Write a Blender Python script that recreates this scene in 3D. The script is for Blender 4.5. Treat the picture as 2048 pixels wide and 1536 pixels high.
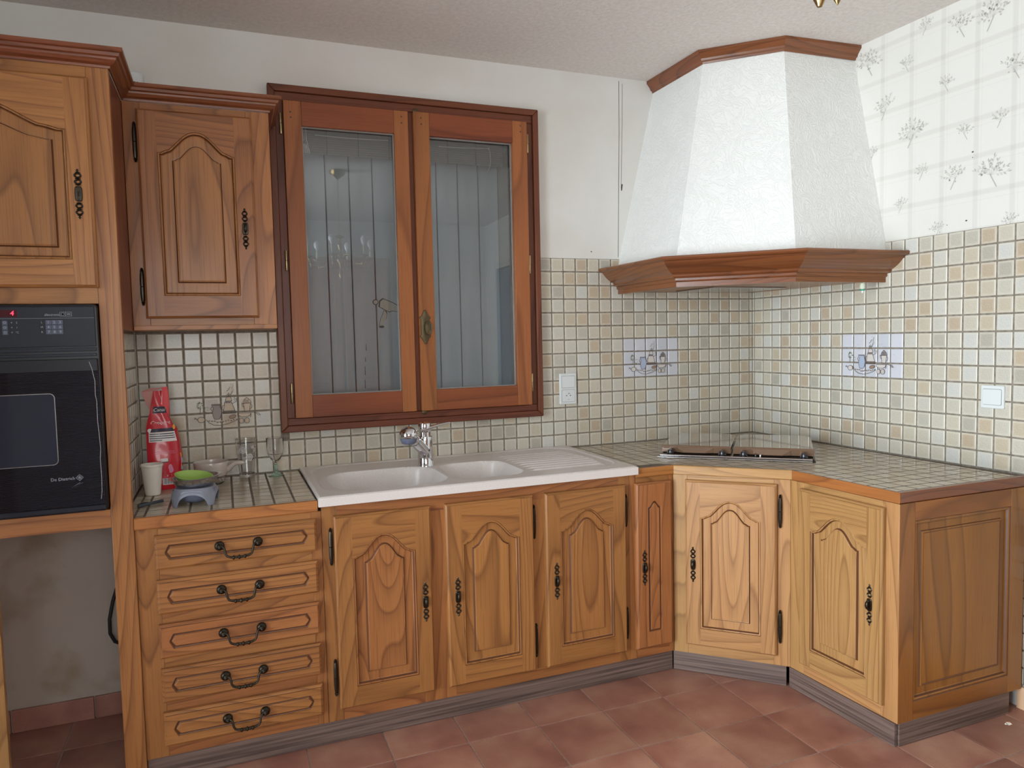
import bpy, bmesh, math, random
from mathutils import Vector, Matrix
random.seed(7)
PI = math.pi
for o in list(bpy.data.objects): bpy.data.objects.remove(o)
COL = bpy.context.scene.collection
H = 0.832            # worktop height above the floor; most numbers below are measured from the worktop surface
U = 0.0615           # wall tile pitch
PZ = 0.0622          # vertical tile pitch
XR = 0.02337; SK = 0.02729; Y0 = 0.01753
CEIL = 1.705; FL = -H

def lin(c):
    return tuple(((v/255.0)/12.92 if v/255.0 <= 0.04045 else (((v/255.0)+0.055)/1.055)**2.4) for v in c)+(1.0,)

# ---------------------------------------------------------------- camera, world, lights, exposure
sc = bpy.context.scene
cd = bpy.data.cameras.new('camera'); cam = bpy.data.objects.new('camera', cd); COL.objects.link(cam)
cd.sensor_width = 36; cd.lens = 1459.63/2048*36; cd.clip_start = 0.05
yaw, pitch, roll = -0.374817, -0.0633597, 0.0224127
M3 = (Matrix.Rotation(yaw, 3, 'Z') @ Matrix.Rotation(pitch, 3, 'X') @ Matrix.Rotation(roll, 3, 'Y'))
R3 = Matrix((M3.col[0], M3.col[2], -M3.col[1])).transposed()
cam.matrix_world = Matrix.Translation((-2.50232, -3.03560, 0.51339+H)) @ R3.to_4x4()
sc.camera = cam
w = bpy.data.worlds.new('sky'); sc.world = w; w.use_nodes = True
w.node_tree.nodes['Background'].inputs[0].default_value = (0.72, 0.85, 1.0, 1)
w.node_tree.nodes['Background'].inputs[1].default_value = 1.2
def area(name, loc, rot, sx, sy, power, col):
    l = bpy.data.lights.new(name, 'AREA'); l.shape = 'RECTANGLE'; l.size = sx; l.size_y = sy
    l.energy = power; l.color = col; o = bpy.data.objects.new(name, l); COL.objects.link(o)
    o.location = loc; o.rotation_euler = rot; return o
# daylight entering by the wide glazed opening in the left wall; the lamp behind the camera is added fill
area('daylight_left', (-3.98, -2.45, 1.10), (0, -PI/2, 0), 2.05, 2.3, 152, (0.88, 0.95, 1.0))
area('fill_behind', (-2.62, -4.47, 1.50), (PI/2, 0, 0), 1.30, 1.30, 27, (1.0, 0.96, 0.92))
vs = sc.view_settings; vs.view_transform = 'Standard'; vs.look = 'None'; vs.exposure = 0.77; vs.gamma = 1; vs.use_curve_mapping = False

# ---------------------------------------------------------------- materials
MATS = {}
def nt(name):
    m = bpy.data.materials.new(name); m.use_nodes = True
    t = m.node_tree; b = t.nodes['Principled BSDF']; MATS[name] = m
    return m, t, b
def plain(name, rgb, rough=0.5, metal=0.0, spec=0.5, coat=0.0, **k):
    m, t, b = nt(name)
    b.inputs['Base Color'].default_value = lin(rgb); b.inputs['Roughness'].default_value = rough
    b.inputs['Metallic'].default_value = metal; b.inputs['Specular IOR Level'].default_value = spec
    b.inputs['Coat Weight'].default_value = coat; b.inputs['Coat Roughness'].default_value = 0.08
    for kk, v in k.items(): b.inputs[kk].default_value = v
    return m
def N(t, typ, **k):
    n = t.nodes.new(typ)
    for kk, v in k.items():
        if kk.startswith('i_'): n.inputs[int(kk[2:])].default_value = v
        else: setattr(n, kk, v)
    return n
def L(t, a, b): t.links.new(a, b)
def math_n(t, op, a, b=None, c=None):
    n = t.nodes.new('ShaderNodeMath'); n.operation = op
    for i, v in enumerate((a, b, c)):
        if v is None: continue
        if isinstance(v, (int, float)): n.inputs[i].default_value = v
        else: t.links.new(v, n.inputs[i])
    return n.outputs[0]
def mixc(t, f, a, b, mode='MIX'):
    n = t.nodes.new('ShaderNodeMix'); n.data_type = 'RGBA'; n.blend_type = mode
    for s, v in ((0, f), (6, a), (7, b)):
        if isinstance(v, (int, float)): n.inputs[s].default_value = v
        elif isinstance(v, tuple): n.inputs[s].default_value = v
        else: t.links.new(v, n.inputs[s])
    return n.outputs[2]
def ramp(t, f, stops, interp='LINEAR'):
    n = t.nodes.new('ShaderNodeValToRGB'); cr = n.color_ramp; cr.interpolation = interp
    while len(cr.elements) < len(stops): cr.elements.new(0.5)
    for e, (p, c) in zip(cr.elements, stops): e.position = p; e.color = c
    t.links.new(f, n.inputs[0]); return n.outputs[0]
def bump(t, b, h, strength, dist=0.002):
    n = t.nodes.new('ShaderNodeBump'); n.inputs['Strength'].default_value = strength; n.inputs['Distance'].default_value = dist
    t.links.new(h, n.inputs['Height']); t.links.new(n.outputs[0], b.inputs['Normal'])

def wood(name, axis, light, mid, dark, rough=0.40, ring=21.0, coat=0.14, spec=0.35):
    """oiled chestnut: figure from the contours of a stretched noise, fine dark pores along the grain"""
    m, t, b = nt(name)
    tc = N(t, 'ShaderNodeTexCoord'); oi = N(t, 'ShaderNodeObjectInfo')
    mp = N(t, 'ShaderNodeMapping')
    st = {'x': (0.13, 1, 1), 'y': (1, 0.13, 1), 'z': (1, 1, 0.13)}[axis]
    mp.inputs['Scale'].default_value = st
    L(t, tc.outputs['Object'], mp.inputs['Vector'])
    add = N(t, 'ShaderNodeVectorMath', operation='ADD'); L(t, mp.outputs[0], add.inputs[0])
    rv = N(t, 'ShaderNodeCombineXYZ')
    r9 = math_n(t, 'MULTIPLY', oi.outputs['Random'], 37.0)
    for i in range(3): L(t, r9, rv.inputs[i])
    L(t, rv.outputs[0], add.inputs[1])
    n1 = N(t, 'ShaderNodeTexNoise'); n1.inputs['Scale'].default_value = 4.6; n1.inputs['Detail'].default_value = 1.2; n1.inputs['Roughness'].default_value = 0.3
    L(t, add.outputs[0], n1.inputs['Vector'])
    fld = math_n(t, 'MULTIPLY', n1.outputs[0], ring)
    fr = math_n(t, 'FRACT', fld)
    rg = ramp(t, fr, [(0.0, (0.0,)*3+(1,)), (0.10, (0.9,)*3+(1,)), (0.20, (0.45,)*3+(1,)), (0.55, (0.10,)*3+(1,)), (1.0, (0,)*3+(1,))])
    n2 = N(t, 'ShaderNodeTexNoise'); n2.inputs['Scale'].default_value = 1.0; n2.inputs['Detail'].default_value = 3.0
    mp2 = N(t, 'ShaderNodeMapping'); f = 330.0; g = 7.0
    mp2.inputs['Scale'].default_value = {'x': (g, f, f), 'y': (f, g, f), 'z': (f, f, g)}[axis]
    L(t, tc.outputs['Object'], mp2.inputs['Vector']); L(t, mp2.outputs[0], n2.inputs['Vector'])
    po = ramp(t, n2.outputs[0], [(0.50, (0,)*3+(1,)), (0.72, (1,)*3+(1,))])
    n3 = N(t, 'ShaderNodeTexNoise'); n3.inputs['Scale'].default_value = 9.0; n3.inputs['Detail'].default_value = 2.0
    L(t, add.outputs[0], n3.inputs['Vector'])
    base = mixc(t, n3.outputs[0], lin(light), lin(mid))
    c1 = mixc(t, math_n(t, 'MULTIPLY', rg, 0.62), base, lin(dark))
    c2 = mixc(t, math_n(t, 'MULTIPLY', po, 0.33), c1, lin(dark))
    hs = N(t, 'ShaderNodeHueSaturation')
    L(t, c2, hs.inputs['Color'])
    L(t, math_n(t, 'MULTIPLY_ADD', oi.outputs['Random'], 0.16, 0.92), hs.inputs['Value'])
    L(t, math_n(t, 'MULTIPLY_ADD', math_n(t, 'FRACT', r9), 0.010, 0.494), hs.inputs['Hue'])
    L(t, hs.outputs[0], b.inputs['Base Color'])
    b.inputs['Roughness'].default_value = rough; b.inputs['Coat Weight'].default_value = coat; b.inputs['Coat Roughness'].default_value = 0.18
    b.inputs['Specular IOR Level'].default_value = spec
    bump(t, b, math_n(t, 'SUBTRACT', 1.0, math_n(t, 'ADD', math_n(t, 'MULTIPLY', rg, 0.5), po)), 0.12, 0.001)
    return m
CH = dict(light=(174, 118, 68), mid=(153, 97, 53), dark=(84, 46, 27))
for a in 'xyz': wood('chestnut_'+a, a, **CH)
RD = dict(light=(128, 72, 46), mid=(108, 58, 38), dark=(68, 34, 24), ring=7.0)
for a in 'xz': wood('redwood_'+a, a, **RD)
SA = dict(light=(172, 108, 60), mid=(154, 92, 50), dark=(104, 58, 32), ring=6.0)
wood('sashwood_z', 'z', **SA)
wood('sashwood_x', 'x', light=(154, 88, 50), mid=(136, 72, 40), dark=(90, 46, 28), ring=5.0)
CO = dict(light=(142, 86, 48), mid=(118, 66, 36), dark=(70, 36, 20), rough=0.28, coat=0.5)
for a in 'xz': wood('cornicewood_'+a, a, **CO)
ED = dict(light=(176, 118, 62), mid=(156, 96, 46), dark=(94, 52, 28))
CW = dict(light=(142, 84, 50), mid=(120, 66, 38), dark=(74, 38, 24))
wood('crownwood_x', 'x', **CW)
plain('groove', (96, 58, 36), 0.45)
plain('edge_shade', (124, 80, 48), 0.42)  # door step ring: shadow along the edge put into the colour
wood('edgewood_x', 'x', **ED)
EP = dict(light=(162, 106, 50), mid=(142, 86, 38), dark=(88, 50, 24), ring=8.0, rough=0.34, coat=0.2, spec=.3)  # end panel wood made darker, its dim lighting put into the colour
for a in 'xz': wood('endwood_'+a, a, **EP)

def tilemat(name, cols, edge, edge_amt, rough=0.22, speck=0.5, grain=260.0):
    m, t, b = nt(name)
    oi = N(t, 'ShaderNodeObjectInfo'); at = N(t, 'ShaderNodeAttribute', attribute_name='rnd'); uv = N(t, 'ShaderNodeUVMap')
    r = math_n(t, 'FRACT', math_n(t, 'ADD', oi.outputs['Random'], at.outputs['Fac']))
    n = len(cols); base = ramp(t, r, [(i/n, lin(c)) for i, c in enumerate(cols)], 'CONSTANT')
    sp = N(t, 'ShaderNodeSeparateXYZ'); L(t, uv.outputs[0], sp.inputs[0])
    du = math_n(t, 'ABSOLUTE', math_n(t, 'SUBTRACT', sp.outputs[0], 0.5)); dv = math_n(t, 'ABSOLUTE', math_n(t, 'SUBTRACT', sp.outputs[1], 0.5))
    e = math_n(t, 'MAXIMUM', du, dv)
    tc = N(t, 'ShaderNodeTexCoord'); nz = N(t, 'ShaderNodeTexNoise'); nz.inputs['Scale'].default_value = grain; nz.inputs['Detail'].default_value = 2
    L(t, tc.outputs['Object'], nz.inputs['Vector'])
    nl = N(t, 'ShaderNodeTexNoise'); nl.inputs['Scale'].default_value = 45; L(t, tc.outputs['Object'], nl.inputs['Vector'])
    ee = math_n(t, 'ADD', e, math_n(t, 'MULTIPLY', math_n(t, 'SUBTRACT', nl.outputs[0], 0.5), 0.10))
    em = ramp(t, ee, [(0.30, (0,)*3+(1,)), (0.44, (1,)*3+(1,))])
    c = mixc(t, math_n(t, 'MULTIPLY', em, edge_amt), base, lin(edge))
    dk = ramp(t, nz.outputs[0], [(0.40, (1-0.22*speck,)*3+(1,)), (0.62, (1.0,)*3+(1,))])
    c = mixc(t, math_n(t, 'SUBTRACT', 1.0, em), c, mixc(t, 1.0, c, dk, 'MULTIPLY'))
    L(t, c, b.inputs['Base Color']); b.inputs['Roughness'].default_value = rough
    bump(t, b, nl.outputs[0], 0.10, 0.002)
    return m
WALLC = [(206, 196, 178), (200, 186, 164), (206, 200, 188), (194, 188, 174), (204, 195, 176), (209, 205, 195), (198, 181, 157), (204, 196, 180), (186, 179, 166), (206, 199, 184), (201, 190, 170), (210, 208, 201), (193, 175, 152), (203, 197, 182)]
tilemat('tile_glaze', WALLC, (218, 212, 198), 0.7)
tilemat('tile_glaze_white', [(206, 206, 214), (212, 212, 220), (204, 206, 214), (214, 214, 222)], (214, 214, 222), 0.5, speck=0.15)
tilemat('tile_glaze_worktop', [(198, 185, 164), (192, 179, 158), (202, 190, 170), (188, 175, 154), (203, 188, 164)], (198, 188, 170), 0.4, rough=0.13, speck=0.3)
def floormat():
    m, t, b = nt('terracotta')
    oi = N(t, 'ShaderNodeObjectInfo'); tc = N(t, 'ShaderNodeTexCoord')
    n1 = N(t, 'ShaderNodeTexNoise'); n1.inputs['Scale'].default_value = 5; n1.inputs['Detail'].default_value = 3
    ad = N(t, 'ShaderNodeVectorMath', operation='ADD'); cx = N(t, 'ShaderNodeCombineXYZ'); L(t, math_n(t, 'MULTIPLY', oi.outputs['Random'], 30.0), cx.inputs[2])
    L(t, tc.outputs['Object'], ad.inputs[0]); L(t, cx.outputs[0], ad.inputs[1]); L(t, ad.outputs[0], n1.inputs['Vector'])
    c = ramp(t, n1.outputs[0], [(0.30, lin((136, 88, 76))), (0.5, lin((160, 112, 96))), (0.72, lin((180, 138, 116)))])
    n2 = N(t, 'ShaderNodeTexNoise'); n2.inputs['Scale'].default_value = 240; n2.inputs['Detail'].default_value = 2; L(t, tc.outputs['Object'], n2.inputs['Vector'])
    c = mixc(t, math_n(t, 'MULTIPLY', ramp(t, n2.outputs[0], [(0.5, (0,)*3+(1,)), (0.7, (1,)*3+(1,))]), 0.25), c, lin((110, 66, 54)))
    hs = N(t, 'ShaderNodeHueSaturation'); L(t, c, hs.inputs['Color']); L(t, math_n(t, 'MULTIPLY_ADD', oi.outputs['Random'], 0.24, 0.86), hs.inputs['Value'])
    L(t, hs.outputs[0], b.inputs['Base Color']); b.inputs['Roughness'].default_value = 0.42
    bump(t, b, n2.outputs[0], 0.08, 0.002)
floormat()
def noisy(name, rgb, rgb2, scale, rough, bstr, bscale=None, bdist=0.003, detail=4, lo=0.35, hi=0.65, coordscale=None):
    m, t, b = nt(name)
    tc = N(t, 'ShaderNodeTexCoord'); mp = N(t, 'ShaderNodeMapping'); L(t, tc.outputs['Object'], mp.inputs[0])
    if coordscale: mp.inputs['Scale'].default_value = coordscale
    n1 = N(t, 'ShaderNodeTexNoise'); n1.inputs['Scale'].default_value = scale; n1.inputs['Detail'].default_value = detail; L(t, mp.outputs[0], n1.inputs['Vector'])
    L(t, ramp(t, n1.outputs[0], [(lo, lin(rgb)), (hi, lin(rgb2))]), b.inputs['Base Color']); b.inputs['Roughness'].default_value = rough
    n2 = N(t, 'ShaderNodeTexNoise'); n2.inputs['Scale'].default_value = bscale or scale; n2.inputs['Detail'].default_value = 5; L(t, mp.outputs[0], n2.inputs['Vector'])
    bump(t, b, n2.outputs[0], bstr, bdist); return m
noisy('wall_plaster', (222, 218, 210), (231, 229, 225), 2.2, 0.75, 0.12, 60)
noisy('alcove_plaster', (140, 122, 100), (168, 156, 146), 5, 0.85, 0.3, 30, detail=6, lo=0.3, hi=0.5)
noisy('ceiling_paper', (216, 208, 201), (226, 219, 213), 60, 0.85, 0.55, 95, 0.004)
noisy('grout', (122, 112, 100), (150, 141, 128), 60, 0.8, 0.3, 200)
noisy('grout_dark', (98, 86, 74), (120, 107, 94), 60, 0.8, 0.3, 200)
noisy('grout_floor', (150, 126, 114), (172, 150, 138), 60, 0.85, 0.3, 200)
noisy('sink_resin', (212, 203, 198), (222, 214, 210), 320, 0.28, 0.0, detail=1)
noisy('shutter_paint', (204, 212, 222), (220, 226, 232), 4, 0.55, 0.1, 40, coordscale=(3, 3, .5))
noisy('reveal_stucco', (170, 172, 158), (192, 194, 180), 20, 0.9, 0.4, 90)
noisy('plinth_laminate', (78, 62, 57), (126, 106, 98), 1.0, 0.42, 0.05, coordscale=(2.0, 30, 130), detail=3)
def hoodmat():
    m, t, b = nt('hood_render')
    b.inputs['Base Color'].default_value = lin((240, 240, 237)); b.inputs['Roughness'].default_value = 0.7
    tc = N(t, 'ShaderNodeTexCoord')
    n0 = N(t, 'ShaderNodeTexNoise'); n0.inputs['Scale'].default_value = 5; n0.inputs['Detail'].default_value = 2; L(t, tc.outputs['Object'], n0.inputs['Vector'])
    mx = N(t, 'ShaderNodeVectorMath', operation='MULTIPLY_ADD'); mx.inputs[1].default_value = (0.5, 0.5, 0.5)
    L(t, n0.outputs['Color'], mx.inputs[0]); L(t, tc.outputs['Object'], mx.inputs[2])
    mp = N(t, 'ShaderNodeMapping'); mp.inputs['Scale'].default_value = (34, 34, 13); mp.inputs['Rotation'].default_value = (0.5, 0.4, 0.3); L(t, mx.outputs[0], mp.inputs[0])
    n1 = N(t, 'ShaderNodeTexNoise'); n1.inputs['Scale'].default_value = 1.0; n1.inputs['Detail'].default_value = 3; n1.inputs['Distortion'].default_value = 1.2; L(t, mp.outputs[0], n1.inputs['Vector'])
    r = math_n(t, 'ABSOLUTE', math_n(t, 'SUBTRACT', n1.outputs[0], 0.5))
    rr = ramp(t, r, [(0.0, (1,)*3+(1,)), (0.06, (0.25,)*3+(1,)), (0.2, (0,)*3+(1,))])
    bump(t, b, rr, 0.42, 0.004)
hoodmat()
def paper():
    m, t, b = nt('wallpaper')
    tc = N(t, 'ShaderNodeTexCoord'); sp = N(t, 'ShaderNodeSeparateXYZ'); L(t, tc.outputs['Object'], sp.inputs[0])
    P = 0.1318
    def band(v, off, wd, soft):
        f = math_n(t, 'FRACT', math_n(t, 'DIVIDE', math_n(t, 'SUBTRACT', v, off), P))
        d = math_n(t, 'ABSOLUTE', math_n(t, 'SUBTRACT', f, 0.5))
        return ramp(t, d, [(wd, (1,)*3+(1,)), (wd+soft, (0,)*3+(1,))])
    x, z = sp.outputs[0], sp.outputs[2]
    bx = band(x, 0.766-P/2, 0.05, 0.04); bz = band(z, 1.262-P/2, 0.05, 0.04)
    lx = band(x, 0.785-P/2, 0.006, 0.004); lz = band(z, 1.236-P/2, 0.006, 0.004)
    nz = N(t, 'ShaderNodeTexNoise'); nz.inputs['Scale'].default_value = 300; L(t, tc.outputs['Object'], nz.inputs['Vector'])
    g = math_n(t, 'ADD', math_n(t, 'MULTIPLY', math_n(t, 'ADD', bx, bz), 0.34), math_n(t, 'MULTIPLY', math_n(t, 'MULTIPLY', math_n(t, 'ADD', lx, lz), nz.outputs[0]), 0.5))
    L(t, mixc(t, g, lin((226, 223, 216)), lin((202, 197, 190))), b.inputs['Base Color']); b.inputs['Roughness'].default_value = 0.6
    bump(t, b, nz.outputs[0], 0.1, 0.001)
paper()
def ovendoor():
    m, t, b = nt('oven_glass')
    b.inputs['Base Color'].default_value = lin((14, 15, 22)); b.inputs['Roughness'].default_value = 0.06; b.inputs['Specular IOR Level'].default_value = 0.4
    tc = N(t, 'ShaderNodeTexCoord'); sp = N(t, 'ShaderNodeSeparateXYZ'); L(t, tc.outputs['Object'], sp.inputs[0])
    f = math_n(t, 'FRACT', math_n(t, 'MULTIPLY', sp.outputs[2], 260.0))
    L(t, mixc(t, math_n(t, 'LESS_THAN', f, 0.3), lin((14, 15, 22)), lin((48, 48, 56))), b.inputs['Base Color'])
ovendoor()
def glass(name, tint=(1, 1, 1, 1), rough=0.0, boost=1.0):
    m = bpy.data.materials.new(name); m.use_nodes = True; t = m.node_tree; MATS[name] = m
    t.nodes.clear(); out = N(t, 'ShaderNodeOutputMaterial'); tr = N(t, 'ShaderNodeBsdfTransparent'); tr.inputs[0].default_value = tint
    gl = N(t, 'ShaderNodeBsdfGlossy'); gl.inputs['Roughness'].default_value = rough; lw = N(t, 'ShaderNodeFresnel'); lw.inputs[0].default_value = 1.5
    mx = N(t, 'ShaderNodeMixShader'); L(t, math_n(t, 'MULTIPLY', lw.outputs[0], boost), mx.inputs[0]); L(t, tr.outputs[0], mx.inputs[1]); L(t, gl.outputs[0], mx.inputs[2]); L(t, mx.outputs[0], out.inputs[0])
    return m
glass('pane_glass', (0.93, 0.95, 0.95, 1), 0.0, 2.2)
m = plain('drinking_glass', (255, 255, 255), 0.02); m.node_tree.nodes['Principled BSDF'].inputs['Transmission Weight'].default_value = 1; m.node_tree.nodes['Principled BSDF'].inputs['IOR'].default_value = 1.45
m = plain('green_glass', (205, 240, 224), 0.05); m.node_tree.nodes['Principled BSDF'].inputs['Transmission Weight'].default_value = 0.9
plain('chrome', (225, 226, 230), 0.07, 1.0)
plain('steel', (190, 190, 194), 0.18, 1.0)
plain('bronze', (62, 56, 48), 0.38, 0.9)
plain('bronze_light', (96, 84, 62), 0.42, 0.8)
plain('brass', (176, 158, 118), 0.3, 1.0)
plain('gold', (168, 138, 92), 0.28, 1.0)
plain('hob_enamel', (126, 98, 78), 0.06, 0.25, 0.8, 1.0)
plain('hob_dark', (38, 32, 32), 0.2, 0.2)
plain('knob_black', (20, 22, 34), 0.25, 0.0, 0.5, 0.4)
plain('white_plastic', (222, 226, 226), 0.35)
plain('shadow_line', (96, 96, 92), 0.6)
plain('socket_dark', (30, 30, 30), 0.6)
plain('foam', (226, 218, 208), 0.7)
plain('scale_grey', (134, 138, 152), 0.35)
plain('scale_under', (104, 110, 132), 0.45)
plain('green_melamine', (152, 186, 92), 0.35)
plain('green_rim', (176, 200, 122), 0.35)
plain('stoneware', (196, 184, 176), 0.2, 0, 0.5, 0.5)
plain('pen_grey', (78, 84, 90), 0.4)
plain('bag_red', (196, 26, 44), 0.28, 0, 0.5, 0.3)
plain('bag_redlight', (222, 66, 74), 0.3, 0, 0.5, 0.3)
plain('bag_clear', (206, 150, 144), 0.4)
plain('print_navy', (24, 24, 52), 0.4)
plain('print_white', (222, 216, 214), 0.5)
plain('print_yellow', (226, 160, 40), 0.5)
plain('print_pink', (214, 130, 160), 0.5)
plain('print_black', (24, 22, 26), 0.5)
plain('print_grey', (150, 146, 150), 0.5)
plain('print_line', (92, 72, 64), 0.6)
plain('print_leaf', (120, 128, 98), 0.6)
plain('print_blue', (174, 186, 208), 0.5)
plain('print_blue_grey', (156, 146, 140), 0.5)
plain('print_warm', (204, 186, 164), 0.5)
plain('print_brown', (160, 130, 112), 0.5)
plain('print_cream', (214, 206, 200), 0.5)
plain('sprig_grey', (186, 182, 174), 0.7)
plain('sprig_light', (205, 201, 194), 0.7)
plain('mark_dark', (70, 66, 60), 0.8)
plain('oven_body', (16, 17, 25), 0.35, 0, .3)
plain('oven_panel', (25, 28, 40), 0.4, 0, .3)
plain('oven_key', (72, 78, 98), 0.45)
plain('oven_text', (150, 154, 166), 0.5)
plain('oven_window', (46, 50, 62), 0.03, 0, 0.5)
plain('oven_display', (70, 10, 20), 0.2)
m = plain('led_red', (255, 30, 50), 0.4); m.node_tree.nodes['Principled BSDF'].inputs['Emission Color'].default_value = (1, .05, .12, 1); m.node_tree.nodes['Principled BSDF'].inputs['Emission Strength'].default_value = 1.2
plain('rubber', (26, 26, 28), 0.5)
plain('cabinet_inside', (120, 78, 44), 0.7)
plain('blind_cloth', (128, 124, 118), 0.8)
plain('blind_dark', (92, 90, 90), 0.8)
plain('cord_white', (210, 208, 204), 0.7)
plain('bare_metal', (222, 218, 206), 0.6)
plain('flake_dark', (72, 84, 92), 0.7)
plain('skirting_tan', (212, 172, 138), 0.35)
plain('bulb_white', (236, 236, 240), 0.3)
plain('bulb_cream', (214, 220, 190), 0.35)
plain('bulb_green', (60, 160, 130), 0.3)
plain('curtain_brown', (150, 96, 62), 0.8)
plain('curtain_cream', (200, 180, 150), 0.8)
plain('door_white', (206, 204, 200), 0.5)
plain('door_blue', (120, 134, 156), 0.4)
plain('dark_gap', (30, 22, 18), 0.8)
plain('silicone', (150, 146, 142), 0.5)

# ---------------------------------------------------------------- mesh helpers
class MB:
    def __init__(s): s.v = []; s.f = []; s.m = []; s.uv = None
    def add(s, vs, fs, m=0):
        b = len(s.v); s.v += [tuple(v) for v in vs]
        for f in fs: s.f.append(tuple(b+i for i in f)); s.m.append(m)
        return b
    def box(s, x0, x1, y0, y1, z0, z1, m=0):
        if x0 > x1: x0, x1 = x1, x0
        if y0 > y1: y0, y1 = y1, y0
        if z0 > z1: z0, z1 = z1, z0
        s.add([(x0,y0,z0),(x1,y0,z0),(x1,y1,z0),(x0,y1,z0),(x0,y0,z1),(x1,y0,z1),(x1,y1,z1),(x0,y1,z1)],
              [(0,3,2,1),(4,5,6,7),(0,1,5,4),(1,2,6,5),(2,3,7,6),(3,0,4,7)], m)
    def quad(s, a, b, c, d, m=0): s.add([a, b, c, d], [(0, 1, 2, 3)], m)
    def rings(s, rs, closed=True, cap0=False, cap1=False, m=0, mats=None):
        n = len(rs[0]); base = len(s.v)
        for r in rs: s.v += [tuple(p) for p in r]
        for i in range(len(rs)-1):
            for j in range(n if closed else n-1):
                k = (j+1) % n
                s.f.append((base+i*n+j, base+i*n+k, base+(i+1)*n+k, base+(i+1)*n+j)); s.m.append(mats[i] if mats else m)
        if cap0: s.f.append(tuple(base+j for j in reversed(range(n)))); s.m.append(mats[0] if mats else m)
        if cap1: s.f.append(tuple(base+(len(rs)-1)*n+j for j in range(n))); s.m.append(mats[-1] if mats else m)
    def lathe(s, prof, c=(0,0,0), axis='z', seg=24, m=0, mats=None, tilt=None):
        rs = []
        for r, h in prof:
            ring = []
            for k in range(seg):
                a = 2*PI*k/seg; p = Vector((r*math.cos(a), r*math.sin(a), h))
                if axis == 'y': p = Vector((p.x, -p.z, p.y))      # height grows towards -Y
                if axis == 'x': p = Vector((p.z, p.x, p.y))
                if tilt is not None: p = tilt @ p
                ring.append((c[0]+p.x, c[1]+p.y, c[2]+p.z))
            rs.append(ring)
        s.rings(rs, True, prof[0][0] > 1e-5, prof[-1][0] > 1e-5, m, mats)
    def tube(s, pts, r, seg=8, m=0, cap=True):
        pts = [Vector(p) for p in pts]; rs = []
        rr = r if isinstance(r, (list, tuple)) else [r]*len(pts)
        up = Vector((0, 0, 1)); n0 = None
        for i, p in enumerate(pts):
            t = (pts[min(i+1, len(pts)-1)]-pts[max(i-1, 0)]).normalized()
            if n0 is None: n0 = t.cross(up) if abs(t.dot(up)) < 0.95 else t.cross(Vector((1, 0, 0)))
            n0 = (n0 - t*n0.dot(t)).normalized(); b = t.cross(n0)
            rs.append([tuple(p+(n0*math.cos(2*PI*k/seg)+b*math.sin(2*PI*k/seg))*rr[i]) for k in range(seg)])
        s.rings(rs, True, cap, cap, m)
    def ball(s, c, rx, ry=None, rz=None, seg=12, m=0):
        ry = ry or rx; rz = rz or rx; rs = []
        for i in range(1, seg//2):
            a = PI*i/(seg//2)
            rs.append([(c[0]+rx*math.sin(a)*math.cos(2*PI*k/seg), c[1]+ry*math.sin(a)*math.sin(2*PI*k/seg), c[2]-rz*math.cos(a)) for k in range(seg)])
        s.rings(rs, True, True, True, m)
    def build(s, name, mats, parent=None, smooth=False, bevel=0, loc=None, rotz=None):
        me = bpy.data.meshes.new(name); me.from_pydata(s.v, [], s.f)
        if isinstance(mats, str): mats = [mats]
        for k in mats: me.materials.append(MATS[k])
        if len(mats) > 1: me.polygons.foreach_set('material_index', s.m)
        if smooth: me.polygons.foreach_set('use_smooth', [True]*len(me.polygons))
        me.update(); o = bpy.data.objects.new(name, me); COL.objects.link(o)
        if parent: o.parent = parent
        if loc: o.location = loc
        if rotz is not None: o.rotation_euler = (0, 0, rotz)
        if smooth and smooth != True:
            me.set_sharp_from_angle(angle=smooth)
        if bevel:
            md = o.modifiers.new('bevel', 'BEVEL'); md.width = bevel; md.segments = 2; md.limit_method = 'ANGLE'
        return o
def fixn(o):
    bm = bmesh.new(); bm.from_mesh(o.data); bmesh.ops.recalc_face_normals(bm, faces=bm.faces); bm.to_mesh(o.data); bm.free(); return o
def tag(o, label=None, cat=None, group=None, kind=None):
    if label: o['label'] = label
    if cat: o['category'] = cat
    if group: o['group'] = group
    if kind: o['kind'] = kind
    return o
def thing(name, label, cat, loc=(0,0,0), rotz=0, group=None):
    o = bpy.data.objects.new(name, None); COL.objects.link(o); o.empty_display_size = 0.05
    o.location = loc; o.rotation_euler = (0, 0, rotz); return tag(o, label, cat, group)
def bx(name, mat, parent, x0, x1, y0, y1, z0, z1, bevel=0, **k):
    b = MB(); cx, cy, cz = (x0+x1)/2, (y0+y1)/2, (z0+z1)/2
    b.box(x0-cx, x1-cx, y0-cy, y1-cy, z0-cz, z1-cz)
    return b.build(name, mat, parent, bevel=bevel, loc=(cx, cy, cz), **k)
def text(s, size, mat, parent, loc, rot, name='lettering', extrude=0.0002, align='CENTER', shear=0.0):
    c = bpy.data.curves.new(name, 'FONT'); c.body = s; c.size = size; c.extrude = extrude; c.align_x = align; c.align_y = 'CENTER'; c.resolution_u = 2; c.shear = shear
    tmp = bpy.data.objects.new('tmp', c); COL.objects.link(tmp)
    dg = bpy.context.evaluated_depsgraph_get(); me = bpy.data.meshes.new_from_object(tmp.evaluated_get(dg))
    bpy.data.objects.remove(tmp); me.materials.clear(); me.materials.append(MATS[mat])
    o = bpy.data.objects.new(name, me); COL.objects.link(o); o.parent = parent; o.location = loc; o.rotation_euler = rot; return o

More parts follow.
